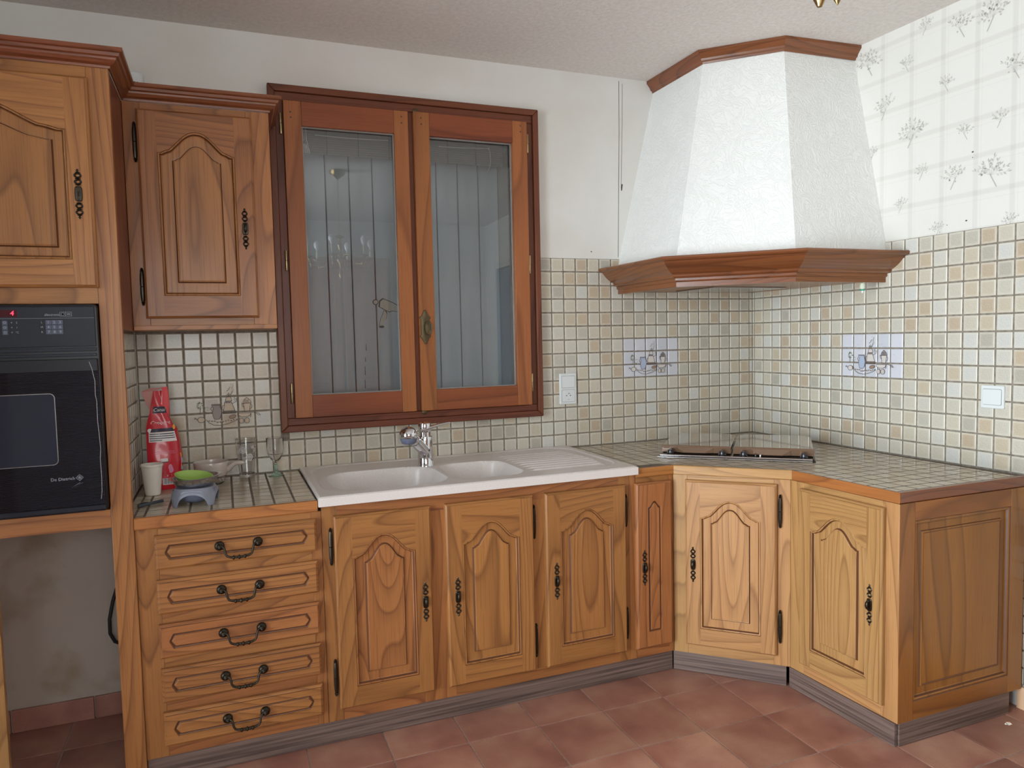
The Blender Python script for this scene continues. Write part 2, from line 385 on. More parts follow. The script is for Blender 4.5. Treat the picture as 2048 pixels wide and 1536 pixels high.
# ---------------------------------------------------------------- room shell
def struct(o): return tag(o, kind='structure')
WX0, WX1, WZ0, WZ1 = -2.262, -1.2515, 0.214, 1.462      # opening in the back wall
XL = -3.92; YF = -4.42
wb = MB()                                              # back wall with a window opening, 0.3 m thick
for x0, x1, z0, z1 in ((XL, WX0, FL, CEIL), (WX1, 0.3, FL, CEIL), (WX0, WX1, FL, WZ0), (WX0, WX1, WZ1, CEIL)): wb.box(x0, x1, 0, 0.34, z0, z1)
wall_back = struct(wb.build('wall_back', 'wall_plaster'))
AR = math.atan2(-1, SK); RL = 4.6
wall_right = MB(); wall_right.box(-0.3, RL, 0, 0.2, FL, CEIL); wall_right = struct(wall_right.build('wall_right', 'wallpaper', loc=(XR, 0, 0), rotz=AR))
wl = MB()
OY0, OY1, OZ1 = -3.62, -1.28, 1.32
for y0, y1, z0, z1 in ((YF, OY0, FL, CEIL), (OY1, 0.34, FL, CEIL), (OY0, OY1, OZ1, CEIL), (OY0, OY1, FL, FL+0.04)): wl.box(XL-0.2, XL, y0, y1, z0, z1)
wall_left = struct(wl.build('wall_left', 'wall_plaster'))
FX0, FX1, FZ0, FZ1 = -3.30, -1.94, 0.0, 1.34
wf = MB()
for x0, x1, z0, z1 in ((XL-.2, FX0, FL, CEIL), (FX1, 0.4, FL, CEIL), (FX0, FX1, FL, FZ0), (FX0, FX1, FZ1, CEIL)): wf.box(x0, x1, YF-0.2, YF, z0, z1)
wall_front = struct(wf.build('wall_front', 'wall_plaster'))
struct(bx('ceiling', 'ceiling_paper', None, XL-.2, 0.45, YF-.2, 0.34, CEIL, CEIL+0.1))
# panes and frames of the left opening and the added fill window (behind the camera)
def opening(name, axis, a0, a1, z0, z1, pos, n):
    e = bpy.data.objects.new(name, None); COL.objects.link(e); struct(e)
    w = 0.06
    def b(nm, mat, u0, u1, q0, q1, d0, d1):
        if axis == 'y': return bx(nm, mat, e, pos+d0, pos+d1, u0, u1, q0, q1)
        return bx(nm, mat, e, u0, u1, pos+d0, pos+d1, q0, q1)
    b('frame', 'door_white', a0, a1, z0, z0+w, -.06, 0.0); b('frame', 'door_white', a0, a1, z1-w, z1, -.06, 0.0)
    for k in range(n+1):
        u = a0+(a1-a0-w)*k/n; b('frame', 'door_white', u, u+w, z0+w, z1-w, -.06, 0.0)
    for k in range(n):
        u = a0+(a1-a0-w)*k/n+w; u2 = a0+(a1-a0-w)*(k+1)/n; b('glass_pane', 'pane_glass', u, u2, z0+w, z1-w, -.034, -.030)
    return e
opening('window_2', 'y', OY0, OY1, FL+0.04, OZ1, XL, 2)
opening('fill_window', 'x', FX0, FX1, FZ0, FZ1, YF, 2)  # window added behind the camera to let the fill lamp in

# ---- tiles
def tile_mesh(w, h, t=0.0045, c=0.0022, uv=(0, 0, 1, 1)):
    """a tile facing -Y, centred on its back face"""
    vs = [(-w/2, 0, -h/2), (w/2, 0, -h/2), (w/2, 0, h/2), (-w/2, 0, h/2),
          (-w/2, -t+c*.6, -h/2), (w/2, -t+c*.6, -h/2), (w/2, -t+c*.6, h/2), (-w/2, -t+c*.6, h/2),
          (-w/2+c, -t, -h/2+c), (w/2-c, -t, -h/2+c), (w/2-c, -t, h/2-c), (-w/2+c, -t, h/2-c)]
    fs = [(8, 9, 10, 11)]
    for a, b in ((0, 4), (4, 8)):
        for i in range(4): j = (i+1) % 4; fs.append((a+i, a+j, b+j, b+i))
    return vs, fs
def mk_tile(name, w, h, mat, t=0.0045, c=0.0022, uvr=(0, 0, 1, 1)):
    vs, fs = tile_mesh(w, h, t, c); me = bpy.data.meshes.new(name); me.from_pydata(vs, [], fs); me.materials.append(MATS[mat])
    ul = me.uv_layers.new(name='UVMap')
    for lp in me.loops:
        v = me.vertices[lp.vertex_index].co
        ul.data[lp.index].uv = (uvr[0]+(v.x/w+.5)*(uvr[2]-uvr[0]), uvr[1]+(v.z/h+.5)*(uvr[3]-uvr[1]))
    return me
def clip(r, holes):
    x0, x1, z0, z1 = r
    for a0, a1, b0, b1 in holes:
        if x1 <= a0 or x0 >= a1 or z1 <= b0 or z0 >= b1: continue
        ox = min(x1, a1)-max(x0, a0); oz = min(z1, b1)-max(z0, b0)
        if ox >= (x1-x0)-1e-6 and oz >= (z1-z0)-1e-6: return None
        if ox >= (x1-x0)-1e-6:
            if z0 < b0: z1 = b0
            else: z0 = b1
        elif oz >= (z1-z0)-1e-6:
            if x0 < a0: x1 = a0
            else: x0 = a1
        else: return 'corner'
    if x1-x0 < 0.004 or z1-z0 < 0.004: return None
    return (x0, x1, z0, z1)
def lay(parent, cells, mat_of, name='tile', limit=300, t=0.0045, flat=False, jit=0.4, c=0.0022, cellw=None):
    """cells: (x0,x1,z0,z1, full x0,x1,z0,z1) sorted largest-in-view first; the first `limit` become objects, the rest one joined part"""
    cache = {}; rest = []
    for idx, (r, full) in enumerate(cells):
        if idx >= limit: rest.append((r, full)); continue
        x0, x1, z0, z1 = r; w = round(x1-x0, 5); h = round(z1-z0, 5); mat = mat_of((x0+x1)/2, (z0+z1)/2)
        fw, fh = full[1]-full[0], full[3]-full[2]
        uvr = ((x0-full[0])/fw, (z0-full[2])/fh, (x1-full[0])/fw, (z1-full[2])/fh)
        key = (w, h, mat, tuple(round(q, 3) for q in uvr))
        if key not in cache: cache[key] = mk_tile(name, w, h, mat, t, c, uvr)
        o = bpy.data.objects.new(name, cache[key]); COL.objects.link(o); o.parent = parent
        cx, cz = (x0+x1)/2+random.uniform(-1, 1)*jit*1e-3, (z0+z1)/2+random.uniform(-1, 1)*jit*1e-3
        ry, rx, rz = [math.radians(random.uniform(-1, 1)*jit) for _ in range(3)]
        if flat: o.location = (cx, cz, 0); o.rotation_euler = (-PI/2+rx*.5, 0, ry)     # tile lying, facing up
        else: o.location = (cx, 0, cz); o.rotation_euler = (rx, ry, rz)
    if rest:
        V = []; F = []; UVs = []; RN = []; MI = []; mats = []
        for r, full in rest:
            x0, x1, z0, z1 = r; mat = mat_of((x0+x1)/2, (z0+z1)/2)
            if mat not in mats: mats.append(mat)
            vs, fs = tile_mesh(x1-x0, z1-z0, t, c); b = len(V); rv = random.random(); tx, tz = random.uniform(-1, 1)*jit*.017, random.uniform(-1, 1)*jit*.017
            for v in vs:
                yy = v[1] + (v[0]*tx+v[2]*tz)*(1 if v[1] < 0 else 0)
                if flat: V.append(((x0+x1)/2+v[0], (z0+z1)/2+v[2], -yy))
                else: V.append(((x0+x1)/2+v[0], yy, (z0+z1)/2+v[2]))
            for f in fs:
                ff = tuple(b+i for i in f); F.append(ff); RN.append(rv); MI.append(mats.index(mat))
                for i in f: UVs.append((((x0+x1)/2+vs[i][0]-full[0])/(full[1]-full[0]), ((z0+z1)/2+vs[i][2]-full[2])/(full[3]-full[2])))
        me = bpy.data.meshes.new(name+'_field'); me.from_pydata(V, [], F)
        for k in mats: me.materials.append(MATS[k])
        me.polygons.foreach_set('material_index', MI)
        ul = me.uv_layers.new(name='UVMap')
        for i, q in enumerate(UVs): ul.data[i].uv = q
        at = me.attributes.new('rnd', 'FLOAT', 'FACE'); at.data.foreach_set('value', RN)
        o = bpy.data.objects.new(name+'_field', me); COL.objects.link(o); o.parent = parent; tag(o, kind='stuff')
G = 0.0032
def grid_cells(x_edges, z_edges, holes, region=None):
    out = []
    for i in range(len(x_edges)-1):
        for j in range(len(z_edges)-1):
            f = (x_edges[i], x_edges[i+1], z_edges[j], z_edges[j+1]); r = (f[0]+G, f[1]-G, f[2]+G, f[3]-G)
            r = clip(r, holes)
            if r is None: continue
            if r == 'corner':
                x0, x1, z0, z1 = f[0]+G, f[1]-G, f[2]+G, f[3]-G
                a = holes[0]; r = (x0, min(x1, a[0]), z0, z1) if x0 < a[0] else (max(x0, a[1]), x1, z0, z1)
                if r[1]-r[0] < .006: continue
            out.append((r, f))
    return out
# grout bed behind the back-wall tiles, then tiles
CASE = (-2.304, -1.170, 0.157, 1.511)                 # outer edge of window casing
zed = [k*PZ for k in range(15)]
xe = [-2.805]+[-U*k for k in range(45, -1, -1)]+[XR]
bedd = MB()
def bed_rects(x0, x1, z0, z1, hole, b):
    a0, a1, c0, c1 = hole
    for q in ((x0, a0, z0, z1), (a1, x1, z0, z1), (a0, a1, z0, c0), (a0, a1, c1, z1)):
        if q[1]-q[0] > 1e-4 and q[3]-q[2] > 1e-4: b.box(q[0], q[1], -0.0012, 0.001, q[2], q[3])
bed_rects(-2.805, XR, -0.03, 14*PZ-0.001, CASE, bedd)
bedd.build('grout_bed', 'grout', wall_back)
def m_back(x, z):
    i = -x/U; j = z/PZ
    return 'tile_glaze_white' if 7 <= i <= 12 and 5 <= j <= 8 else 'tile_glaze'
cells = grid_cells(xe, zed, [CASE, (-2.805, -2.304, 9*PZ+0.003, 2)])
cells = [c for c in cells if not (c[0][0] > -0.70 and c[0][2] > 0.74)]
cells.sort(key=lambda c: c[0][0])
lay(wall_back, cells, m_back)
# right wall, in its own frame: X runs along the wall towards the camera, -Y is the room side
sed = [0.002, Y0]+[Y0+U*k for k in range(1, 31)]
bedr = MB(); bedr.box(0, sed[-1], -0.0012, 0.001, -0.03, 14*PZ-0.001); bedr.box(1.32, sed[-1], -0.0012, 0.001, -12*PZ, -0.03); bedr.build('grout_bed', 'grout', wall_right)
def m_right(s, z):
    i = (s-Y0)/U; j = z/PZ
    return 'tile_glaze_white' if 9 <= i <= 14 and 5 <= j <= 8 else 'tile_glaze'
cells = grid_cells(sed, zed, [])
cells = [c for c in cells if not (c[0][0] < 0.72 and c[0][2] > 0.74)]
low = grid_cells(sed, [k*PZ for k in range(-12, 0)]+[-G*1.0], [])
cells += [c for c in low if c[0][0] > 1.30]
cells.sort(key=lambda c: (-c[0][0] if c[0][0] < 1.45 else 100))
lay(wall_right, cells, m_right)
# ---- printed decor on three tile groups
DEC_POT = [(745,1085),(852,1085),(846,1112),(862,1160),(866,1210),(852,1262),(836,1305),(772,1305),(756,1252),(750,1200),(766,1140),(750,1110)]
def decor(parent, x0, z1, sx, tone):
    """a kitchen still life printed across five by three tiles"""
    def P(x, y): return (x0+(x-435)/212*sx, z1-(y-740)/236*PZ)
    b = MB(); yl = [-0.0056]
    def line(pts, wd=0.0018, m=0, closed=False):
        q = [Vector(P(*p)) for p in pts]
        if closed: q.append(q[0])
        for i in range(len(q)-1):
            d = q[i+1]-q[i]
            if d.length < 1e-6: continue
            n = Vector((-d.y, d.x)).normalized()*wd/2; y = yl[0]-0.0004
            b.quad((q[i].x-n.x, y, q[i].y-n.y), (q[i+1].x-n.x, y, q[i+1].y-n.y), (q[i+1].x+n.x, y, q[i+1].y+n.y), (q[i].x+n.x, y, q[i].y+n.y), m)
    def fill(pts, m):
        q = [P(*p) for p in pts]; yl[0] -= 0.00005
        b.add([(x, yl[0], z) for x, z in q], [tuple(range(len(q)))], m)
    def ell(cx, cy, rx, ry, a=0, n=12):
        return [(cx+rx*math.cos(t)*math.cos(a)-ry*math.sin(t)*math.sin(a), cy+rx*math.cos(t)*math.sin(a)+ry*math.sin(t)*math.cos(a)) for t in [2*PI*k/n for k in range(n)]]
    def leaf(cx, cy, l, a): fill([(cx, cy), (cx+l*.5*math.cos(a-.35), cy+l*.5*math.sin(a-.35)), (cx+l*math.cos(a), cy+l*math.sin(a)), (cx+l*.5*math.cos(a+.35), cy+l*.5*math.sin(a+.35))], 1)
    fill(DEC_POT, 2); line(DEC_POT, closed=True); line([(745,1120),(730,1150),(748,1185)]); line([(760,1098),(845,1098)])
    w1 = [(905,1070),(995,1070),(1032,1190),(888,1190)]; fill(w1, 3); line(w1, closed=True)
    w2 = [(930,985),(985,985),(998,1045),(918,1045)]; fill(w2, 3); line(w2, closed=True); line([(905,1070),(920,1045),(935,1068),(950,1045),(965,1068),(980,1045),(995,1070)])
    line([(888,1190),(884,1228),(1042,1228),(1032,1190)])
    for k in range(8): line([(896+k*18, 1192), (894+k*19, 1226)])
    line([(895,1100),(872,1130),(872,1165),(893,1180)]); line([(1000,1085),(1050,1060),(1060,1010)])
    dome = [(1135,1088),(1145,1050),(1168,1022),(1185,1003),(1205,1025),(1228,1050),(1240,1088)]; fill(dome, 4); line(dome, closed=True)
    for k in range(4): line([(1155+k*18, 1086), (1165+k*13, 1035)])
    w3 = [(1142,1090),(1232,1090),(1214,1206),(1152,1206)]; fill(w3, 3); line(w3, closed=True)
    line([(1232,1100),(1252,1130),(1240,1165),(1218,1185)]); line([(1142,1100),(1120,1085),(1128,1130),(1148,1150)])
    rr = random.Random(3)
    for k in range(26):
        a = rr.uniform(0, 2*PI); leaf(605+18*math.cos(a), 1095+30*math.sin(a), rr.uniform(18, 36), a)
    for k in range(12): leaf(660+rr.uniform(-15, 30), 1170+rr.uniform(-40, 40), 22, rr.uniform(-2.5, -.5))
    for k in range(10): leaf(948+k*3+rr.uniform(-10, 10), 905-k*6, 20, rr.uniform(-2.6, -.4))
    for k in range(10): leaf(1012+rr.uniform(-12, 14), 905-k*11, 20, rr.uniform(-2.4, -.6))
    for k in range(7): leaf(955+rr.uniform(-30, 30), 935+rr.uniform(-6, 20), 24, rr.uniform(0, 6.2))
    for k in range(8): leaf(1030+rr.uniform(-22, 22), 1020+rr.uniform(-22, 22), 20, rr.uniform(0, 6.2))
    line([(600,1220),(604,1150),(606,1100)]); line([(958,985),(958,930)]); line([(985,960),(1012,900)])
    c1 = ell(612, 1300, 44, 40); fill(c1, 3); line(c1, closed=True); line([(570,1300),(545,1278),(520,1285)]); line([(545,1278),(530,1262)])
    bowl = [(1070,1232),(1232,1232),(1218,1270),(1180,1290),(1110,1290),(1078,1266)]; fill(bowl, 3); line(bowl, closed=True)
    line([(1232,1232),(1260,1225),(1290,1240),(1320,1235),(1350,1272),(1325,1270),(1300,1245)]); line([(1232,1250),(1225,1300)])
    for cx, r in ((1108, 38), (1178, 40)):
        c = ell(cx, 1345, r*.8, r); fill(c, 3); line(c, closed=True); line(ell(cx, 1345, r*.4, r*.5), 0.0007, closed=True)
    bk = [(670,1300),(700,1345),(760,1385),(850,1398),(950,1375),(1050,1330),(1062,1312)]; line(bk)
    for k in range(22):
        cx = 690+k*17; cy = 1318+34*math.sin(PI*min(1, k/20))*(.4+.6*((k*7) % 5)/4); fill(ell(cx, cy, 14, 6, 0, 8), 0 if k % 2 else 3)
    fill(ell(1000, 1275, 45, 26, -.3), 5); line(ell(1000, 1275, 45, 26, -.3), closed=True)
    for x, y, l in ((760, 918, 40), (700, 955, 50), (1150, 915, 50), (1200, 948, 60), (1365, 1076, 30), (770, 1012, 26)): line([(x-l/2, y), (x+l/2, y+3)], 0.0006, 4)
    mats = ['print_line', 'print_leaf', 'print_blue_grey' if tone == 'warm' else 'print_blue', 'print_warm' if tone == 'warm' else 'print_cream', 'print_warm' if tone == 'warm' else 'print_grey', 'print_brown']
    o = b.build('decor_print', mats, parent); return o
decor(wall_back, -12*U, 8*PZ, U, 'cool'); decor(wall_right, Y0+9*U, 8*PZ, U, 'cool'); decor(wall_back, -43.0*U, 6*PZ, U, 'warm')

# ---- wallpaper sprigs on the right wall
def sprigs():
    b = MB(); rr = random.Random(11)
    def leaf(cx, cz, l, a, m, wd=.22):
        c, s = math.cos(a), math.sin(a)
        b.add([(cx, -.0006, cz), (cx+l*.5*c-l*wd*s, -.0006, cz+l*.5*s+l*wd*c), (cx+l*c, -.0006, cz+l*s), (cx+l*.5*c+l*wd*s, -.0006, cz+l*.5*s-l*wd*c)], [(0, 3, 2, 1)], m)
    def stem(x0, z0, x1, z1, wd, m):
        d = Vector((x1-x0, z1-z0)); n = Vector((-d.y, d.x)).normalized()*wd
        b.quad((x0-n.x, -.0006, z0-n.y), (x0+n.x, -.0006, z0+n.y), (x1+n.x, -.0006, z1+n.y), (x1-n.x, -.0006, z1-n.y), m)
    def sprig(s, z, R, kind, lean):
        bx_, bz = s-lean*R*.4, z-R
        stem(bx_, bz, s, z-R*.2, R*.035, 0)
        nb = 9 if kind == 'big' else 6
        for k in range(nb):
            a = PI/2+(k-(nb-1)/2)*(.34 if kind == 'big' else .42)+lean*.2; l = R*rr.uniform(.75, 1.15)
            x1, z1 = s+l*math.cos(a), z-R*.2+l*math.sin(a); stem(s, z-R*.2, x1, z1, R*.012, 1)
            for q in range(4):
                f = .35+.2*q; px, pz = s+(x1-s)*f, z-R*.2+(z1-z+R*.2)*f
                leaf(px, pz, R*.26, a+rr.choice((-.7, .7)), rr.choice((0, 1)))
            leaf(x1, z1, R*.28, a, rr.choice((0, 1)), .18)
        for k in range(5):
            a = rr.uniform(0, 2*PI); leaf(s+R*.5*math.cos(a), z+R*.35*math.sin(a), R*.16, a, 0, .5)
    for s, z, k in ((.956,1.669,'s'),(1.092,1.616,'m'),(1.217,1.611,'b'),(.691,1.618,'b'),(.871,1.552,'s'),(1.038,1.425,'s'),(1.29,1.405,'m'),(.781,1.415,'m'),(.907,1.281,'b'),(1.115,1.23,'s'),(1.25,1.242,'s'),(.721,1.243,'s'),(.949,1.121,'s'),(1.085,1.076,'m'),(1.216,1.063,'b'),(.859,1.01,'s'),(1.02,.891,'s'),(1.29,.881,'s'),(1.40,1.56,'s'),(1.45,1.10,'m')):
        R = {'s': .032, 'm': .048, 'b': .056}[k]; sprig(s, z, R, 'big' if k == 'b' else 'sm', rr.choice((-1, 1)))
    for s, z, r in ((1.150, 1.148, .004), (1.130, 0.905, .004), (1.055, 0.90, .0022), (1.15, 1.128, .002)):
        b.add([(s+r*math.cos(2*PI*k/8), -.0007, z+r*.7*math.sin(2*PI*k/8)) for k in range(8)], [tuple(range(8))], 2)
    o = b.build('wallpaper_print', ['sprig_grey', 'sprig_light', 'mark_dark'], wall_right); tag(o, kind='stuff')
sprigs()
# ---- cracks and marks on the back wall
b = MB()
def crack(pts, wd):
    for i in range(len(pts)-1):
        (x0, z0), (x1, z1) = pts[i], pts[i+1]
        b.quad((x0-wd, -.0005, z0), (x0+wd, -.0005, z0), (x1+wd, -.0005, z1), (x1-wd, -.0005, z1))
crack([(-.742, 1.69), (-.744, 1.45), (-.75, 1.2), (-.757, .88)], .0011); crack([(-.724, 1.68), (-.727, 1.5), (-.737, 1.2)], .0008)
crack([(-.731, 1.22), (-.735, 1.19)], .003); crack([(-.90, .905), (-.898, .90)], .003)
b.build('wall_crack', 'mark_dark', wall_back)

# ---- floor
fl = struct(bx('floor', 'grout_floor', None, XL-.2, 0.4, YF-.2, 0.34, FL-0.1, FL)); fl.location = (0, 0, 0)
me = fl.data
for v in me.vertices: v.co += Vector(((XL-.2+.4)/2, (YF-.2+.34)/2, FL-0.05))
T = 0.252; fcells = []
for i in range(-15, 10):
    for j in range(-16, 5):
        x0, y0 = -1.044+i*T, -1.038+j*T; f = (x0, x0+T, y0, y0+T)
        if x0+T < -3.35 or x0 > .12 or y0+T < -2.3 or y0 > 0 or (y0 > -.55 and x0 > -2.8): continue
        r = (f[0]+.0025, min(f[1]-.0025, .1), f[2]+.0025, min(f[3]-.0025, -.002))
        if r[3]-r[2] < .02 or r[1]-r[0] < .02: continue
        if r[0] > -.60 and r[2] > -1.2: continue
        fcells.append((r, f))
rest = []
for i in range(-15, 10):
    for j in range(-16, 5):
        x0, y0 = -1.044+i*T, -1.038+j*T
        if y0+T < -2.3 and x0 > XL-.1 and y0 > YF-.1 and x0 < .1: rest.append(((x0+.0025, x0+T-.0025, y0+.0025, y0+T-.0025), (x0, x0+T, y0, y0+T)))
fh = bpy.data.objects.new('floor_frame', None)
# children of the floor: tiles lying flat with their faces up
lay_parent = fl
n_before = len(bpy.data.objects)
lay(lay_parent, fcells+rest, lambda x, z: 'terracotta', 'floor_tile', limit=len(fcells), t=0.004, flat=True, jit=0.06, c=0.0012)
bpy.data.objects.remove(fh)
for o in fl.children: o.location.z = FL-0.0015 if o.get('kind') != 'stuff' else FL-0.0015

# ---- alcove under the oven: thick plaster, skirting tiles
al = struct(bx('wall_alcove', 'alcove_plaster', None, -3.40, -2.8345, -0.075, -0.001, FL, -0.06))
bb = bpy.data.objects.new('baseboard_alcove', None); COL.objects.link(bb); struct(bb)
for x0, x1 in ((-3.38, -3.252), (-3.248, -2.995), (-2.991, -2.836)): bx('skirting_tile', 'terracotta', bb, x0, x1, -0.087, -0.0755, FL+.003, FL+0.083, bevel=.0015)
bbr = bpy.data.objects.new('baseboard_right', None); COL.objects.link(bbr); struct(bbr); bbr.location = (XR, 0, 0); bbr.rotation_euler = (0, 0, AR)
for k in range(9): bx('skirting_board', 'skirting_tan', bbr, 1.354+k*.3, 1.354+k*.3+.297, -0.016, -0.0055, FL+.003, FL+0.083, bevel=.0015)

# ---------------------------------------------------------------- window
win = bpy.data.objects.new('window_1', None); COL.objects.link(win); struct(win)
def mitre_bar(name, mat, parent, p0, p1, w, y0, y1, inward, bevel=0.002):
    """casing bar along p0->p1 (x,z) with mitred ends; width w towards `inward`"""
    p0 = Vector(p0); p1 = Vector(p1); d = (p1-p0).normalized(); n = Vector(inward); c = (p0+p1)/2
    q = [p0, p1, p1-d*w+n*w, p0+d*w+n*w]; b = MB()
    vs = [(a.x-c.x, y, a.y-c.y) for y in (y0, y1) for a in q]
    b.add(vs, [(0, 1, 2, 3), (7, 6, 5, 4), (0, 4, 5, 1), (1, 5, 6, 2), (2, 6, 7, 3), (3, 7, 4, 0)])
    o = fixn(b.build(name, mat, parent, bevel=bevel, loc=(c.x, 0, c.y))); return o
cx0, cx1, cz0, cz1 = CASE
for p0, p1, n, mt in (((cx0, cz0), (cx1, cz0), (0, 1), 'x'), ((cx0, cz1), (cx1, cz1), (0, -1), 'x'), ((cx0, cz0), (cx0, cz1), (1, 0), 'z'), ((cx1, cz0), (cx1, cz1), (-1, 0), 'z')):
    mitre_bar('casing', 'redwood_'+mt, win, p0, p1, 0.0262, -0.036, -0.0002, n, .004)
fx0, fx1, fz0, fz1 = cx0+.0265, cx1-.0265, cz0+.0265, cz1-.0265
sx0, sx1, sz0, sz1 = -2.248, -1.232, 0.213, 1.450
bx('frame', 'redwood_x', win, fx0, fx1, -.024, -.0002, fz0, sz0-.0008, .002); bx('frame', 'redwood_x', win, fx0, fx1, -.024, -.0002, sz1+.0008, fz1, .002)
bx('frame', 'redwood_z', win, fx0, sx0-.0008, -.024, -.0002, sz0, sz1, .002); bx('frame', 'redwood_z', win, sx1+.0008, fx1, -.024, -.0002, sz0, sz1, .002)
bx('frame_moulding', 'redwood_x', win, fx0+.004, fx1-.004, -.0285, -.0242, sz1+.003, sz1+.013, .0015); bx('frame_moulding', 'redwood_x', win, fx0+.004, fx1-.004, -.0285, -.0242, sz0-.012, sz0-.003, .0015)
def sash(x0, x1, g0, g1, face, extra=None):
    s = bpy.data.objects.new('sash', None); COL.objects.link(s); s.parent = win
    gz0, gz1 = .302, 1.356
    bx('stile', 'sashwood_z', s, x0, g0, face, -.004, sz0+.001, sz1-.001, .0018); bx('stile', 'sashwood_z', s, g1, x1, face, -.004, sz0+.001, sz1-.001, .0018)
    bx('rail', 'sashwood_x', s, g0+.0003, g1-.0003, face+.0008, -.004, sz0+.001, gz0, .0015); bx('rail', 'sashwood_x', s, g0+.0003, g1-.0003, face+.0008, -.004, gz1, sz1-.001, .0015)
    bx('glass_pane', 'pane_glass', s, g0-.004, g1+.004, -.018, -.0145, gz0-.004, gz1+.004)
    m = MB()   # glazing bead and putty line
    for a in ((g0+.0003, g1-.0003, gz0, gz0+.004), (g0+.0003, g1-.0003, gz1-.004, gz1), (g0+.0003, g0+.0043, gz0+.004, gz1-.004), (g1-.0043, g1-.0003, gz0+.004, gz1-.004)): m.box(a[0], a[1], -.0285, -.019, a[2], a[3])
    m.build('putty', 'silicone', s)
    return s
sL = sash(sx0, -1.7575, -2.181, -1.8165, -.043)
sR = sash(-1.7365, sx1, -1.6695, -1.2995, -.050)
bx('meeting_strip', 'redwood_z', sL, -1.757, -1.737, -.032, -.004, sz0+.001, sz1-.001, .003)
for s, x in ((sL, -2.2585), (sR, -1.2235)):
    for zt in (1.401, .8745, .352):
        b = MB(); b.lathe([(.0045, -.04), (.0052, -.038), (.0052, -.002), (.004, -.0012), (.004, 0), (.0052, .0012), (.0052, .038), (.0045, .04)], (0, 0, 0), seg=12)
        b.build('hinge', 'brass', s, smooth=.7, loc=(x, -.033, zt-.04))
for s, pts in ((sL, ((-2.222, 1.405), (-2.221, 1.385), (-1.785, 1.425), (-1.785, 1.40))), (sR, ((-1.705, 1.425), (-1.704, 1.40), (-1.262, 1.43), (-1.262, 1.405)))):
    for x, z in pts:
        b = MB(); f = -.0432 if s is sL else -.0502; b.lathe([(.0032, 0), (.003, .0006), (.0012, .0008), (0, .0002)], (x, f, z), 'y', 8); b.build('dowel', 'mark_dark', s)
for x, z, y in ((-1.725, 1.456, -.03), (-1.722, .207, -.03)):
    b = MB(); b.lathe([(.011, 0), (.011, .006), (.009, .0075), (0, .008)], (x, y, z), 'y', 16); b.build('catch', 'bronze_light', win, smooth=.7)
# espagnolette knob on its scalloped plate
kn = MB(); zc = .566; xk = -1.713
def halfw(t):
    a = abs(t)
    if a < .45: return .0125
    if a < .62: return .0125+.0035*math.sin((a-.45)/.17*PI)
    if a < .82: return .0115*(1-(a-.62)*2.2)
    return .0062*max(0.05, (1-a)/.18)**.5
pr = [(halfw(t/20)*1.5, zc+t/20*.072) for t in range(-20, 21)]
rings = [[(xk-w_, -.0502, z) for w_, z in pr]+[(xk+w_, -.0502, z) for w_, z in reversed(pr)], [(xk-w_*.9, -.0535, z) for w_, z in pr]+[(xk+w_*.9, -.0535, z) for w_, z in reversed(pr)], [(xk-w_*.45, -.0555, z) for w_, z in pr]+[(xk+w_*.45, -.0555, z) for w_, z in reversed(pr)]]
kn.rings(rings, True, False, True); hp = fixn(kn.build('handle_plate', 'bronze_light', win, smooth=.6))
kb = MB(); kb.lathe([(.006, 0), (.0055, .018), (.008, .022), (.010, .026)], (xk+.004, -.054, zc-.004), 'y', 16)
T3 = Matrix.Rotation(.25, 3, 'Z')
rs = []
for r, h in ((.3, .0), (1, .002), (1.06, .006), (1, .010), (.9, .0105), (.82, .0095), (0.02, .0110)):
    rs.append([(xk+.006+r*.0155*math.cos(2*PI*k/24), -.078-h, zc-.004+r*.029*math.sin(2*PI*k/24)) for k in range(24)])
kb.rings(rs, True, True, True); fixn(kb.build('knob', 'bronze_light', win, smooth=.6))

# shutters, closed behind the panes
PL = .1025
def shutter(name, label, xs):
    t = thing(name, label, 'shutter')
    for i in range(len(xs)-1):
        bx('plank', 'shutter_paint', t, xs[i]+.0022, xs[i+1]-.0022, .268, .290, .222, 1.459, .003)
    bx('gap_blocker', 'mark_dark', t, xs[0]+.001, xs[-1]-.001, .2902, .296, .222, 1.459)  # dark board added to stop light leaking between the planks
    for z in (.40, 1.30): bx('batten', 'shutter_paint', t, xs[0]+.03, xs[-1]-.03, .2962, .318, z, z+.09)
    return t
sh1 = shutter('window_shutter', 'pale blue grey plank shutter behind the left window pane, paint flaking beside its hinge stud', [-2.259, -2.161, -2.058, -1.955, -1.852, -1.748])
sh2 = shutter('window_shutter', 'pale blue grey plank shutter behind the right window pane, unflaked', [-1.744, -1.66, -1.557, -1.454, -1.352, -1.2525])
b = MB()
FK1 = [(-1.820,.701),(-1.777,.683),(-1.753,.669),(-1.753,.644),(-1.782,.648),(-1.795,.644),(-1.814,.653),(-1.837,.666),(-1.834,.690)]
FK2 = [(-1.816,.653),(-1.806,.634),(-1.810,.609),(-1.825,.599),(-1.827,.585),(-1.820,.577),(-1.831,.574),(-1.842,.578),(-1.835,.609)]
def patch(pts, m, y, g=0.0):
    cx = sum(p[0] for p in pts)/len(pts); cz = sum(p[1] for p in pts)/len(pts)
    b.add([(cx+(x-cx)*(1+g), y, cz+(z-cz)*(1+g)) for x, z in pts], [tuple(range(len(pts)))], m)
for P_ in (FK1, FK2): patch(P_, 1, .2672, .14); patch(P_, 0, .2665)
patch([(-1.831+.012*math.cos(k), .576+.006*math.sin(k)) for k in range(6)], 1, .2663)
b.lathe([(.013, 0), (.013, .002), (.010, .003)], (-1.856, .2665, .687), 'y', 18, 1); b.lathe([(.0095, 0), (.009, .004), (.004, .005), (.0015, .0045)], (-1.856, .2635, .687), 'y', 18, 0)
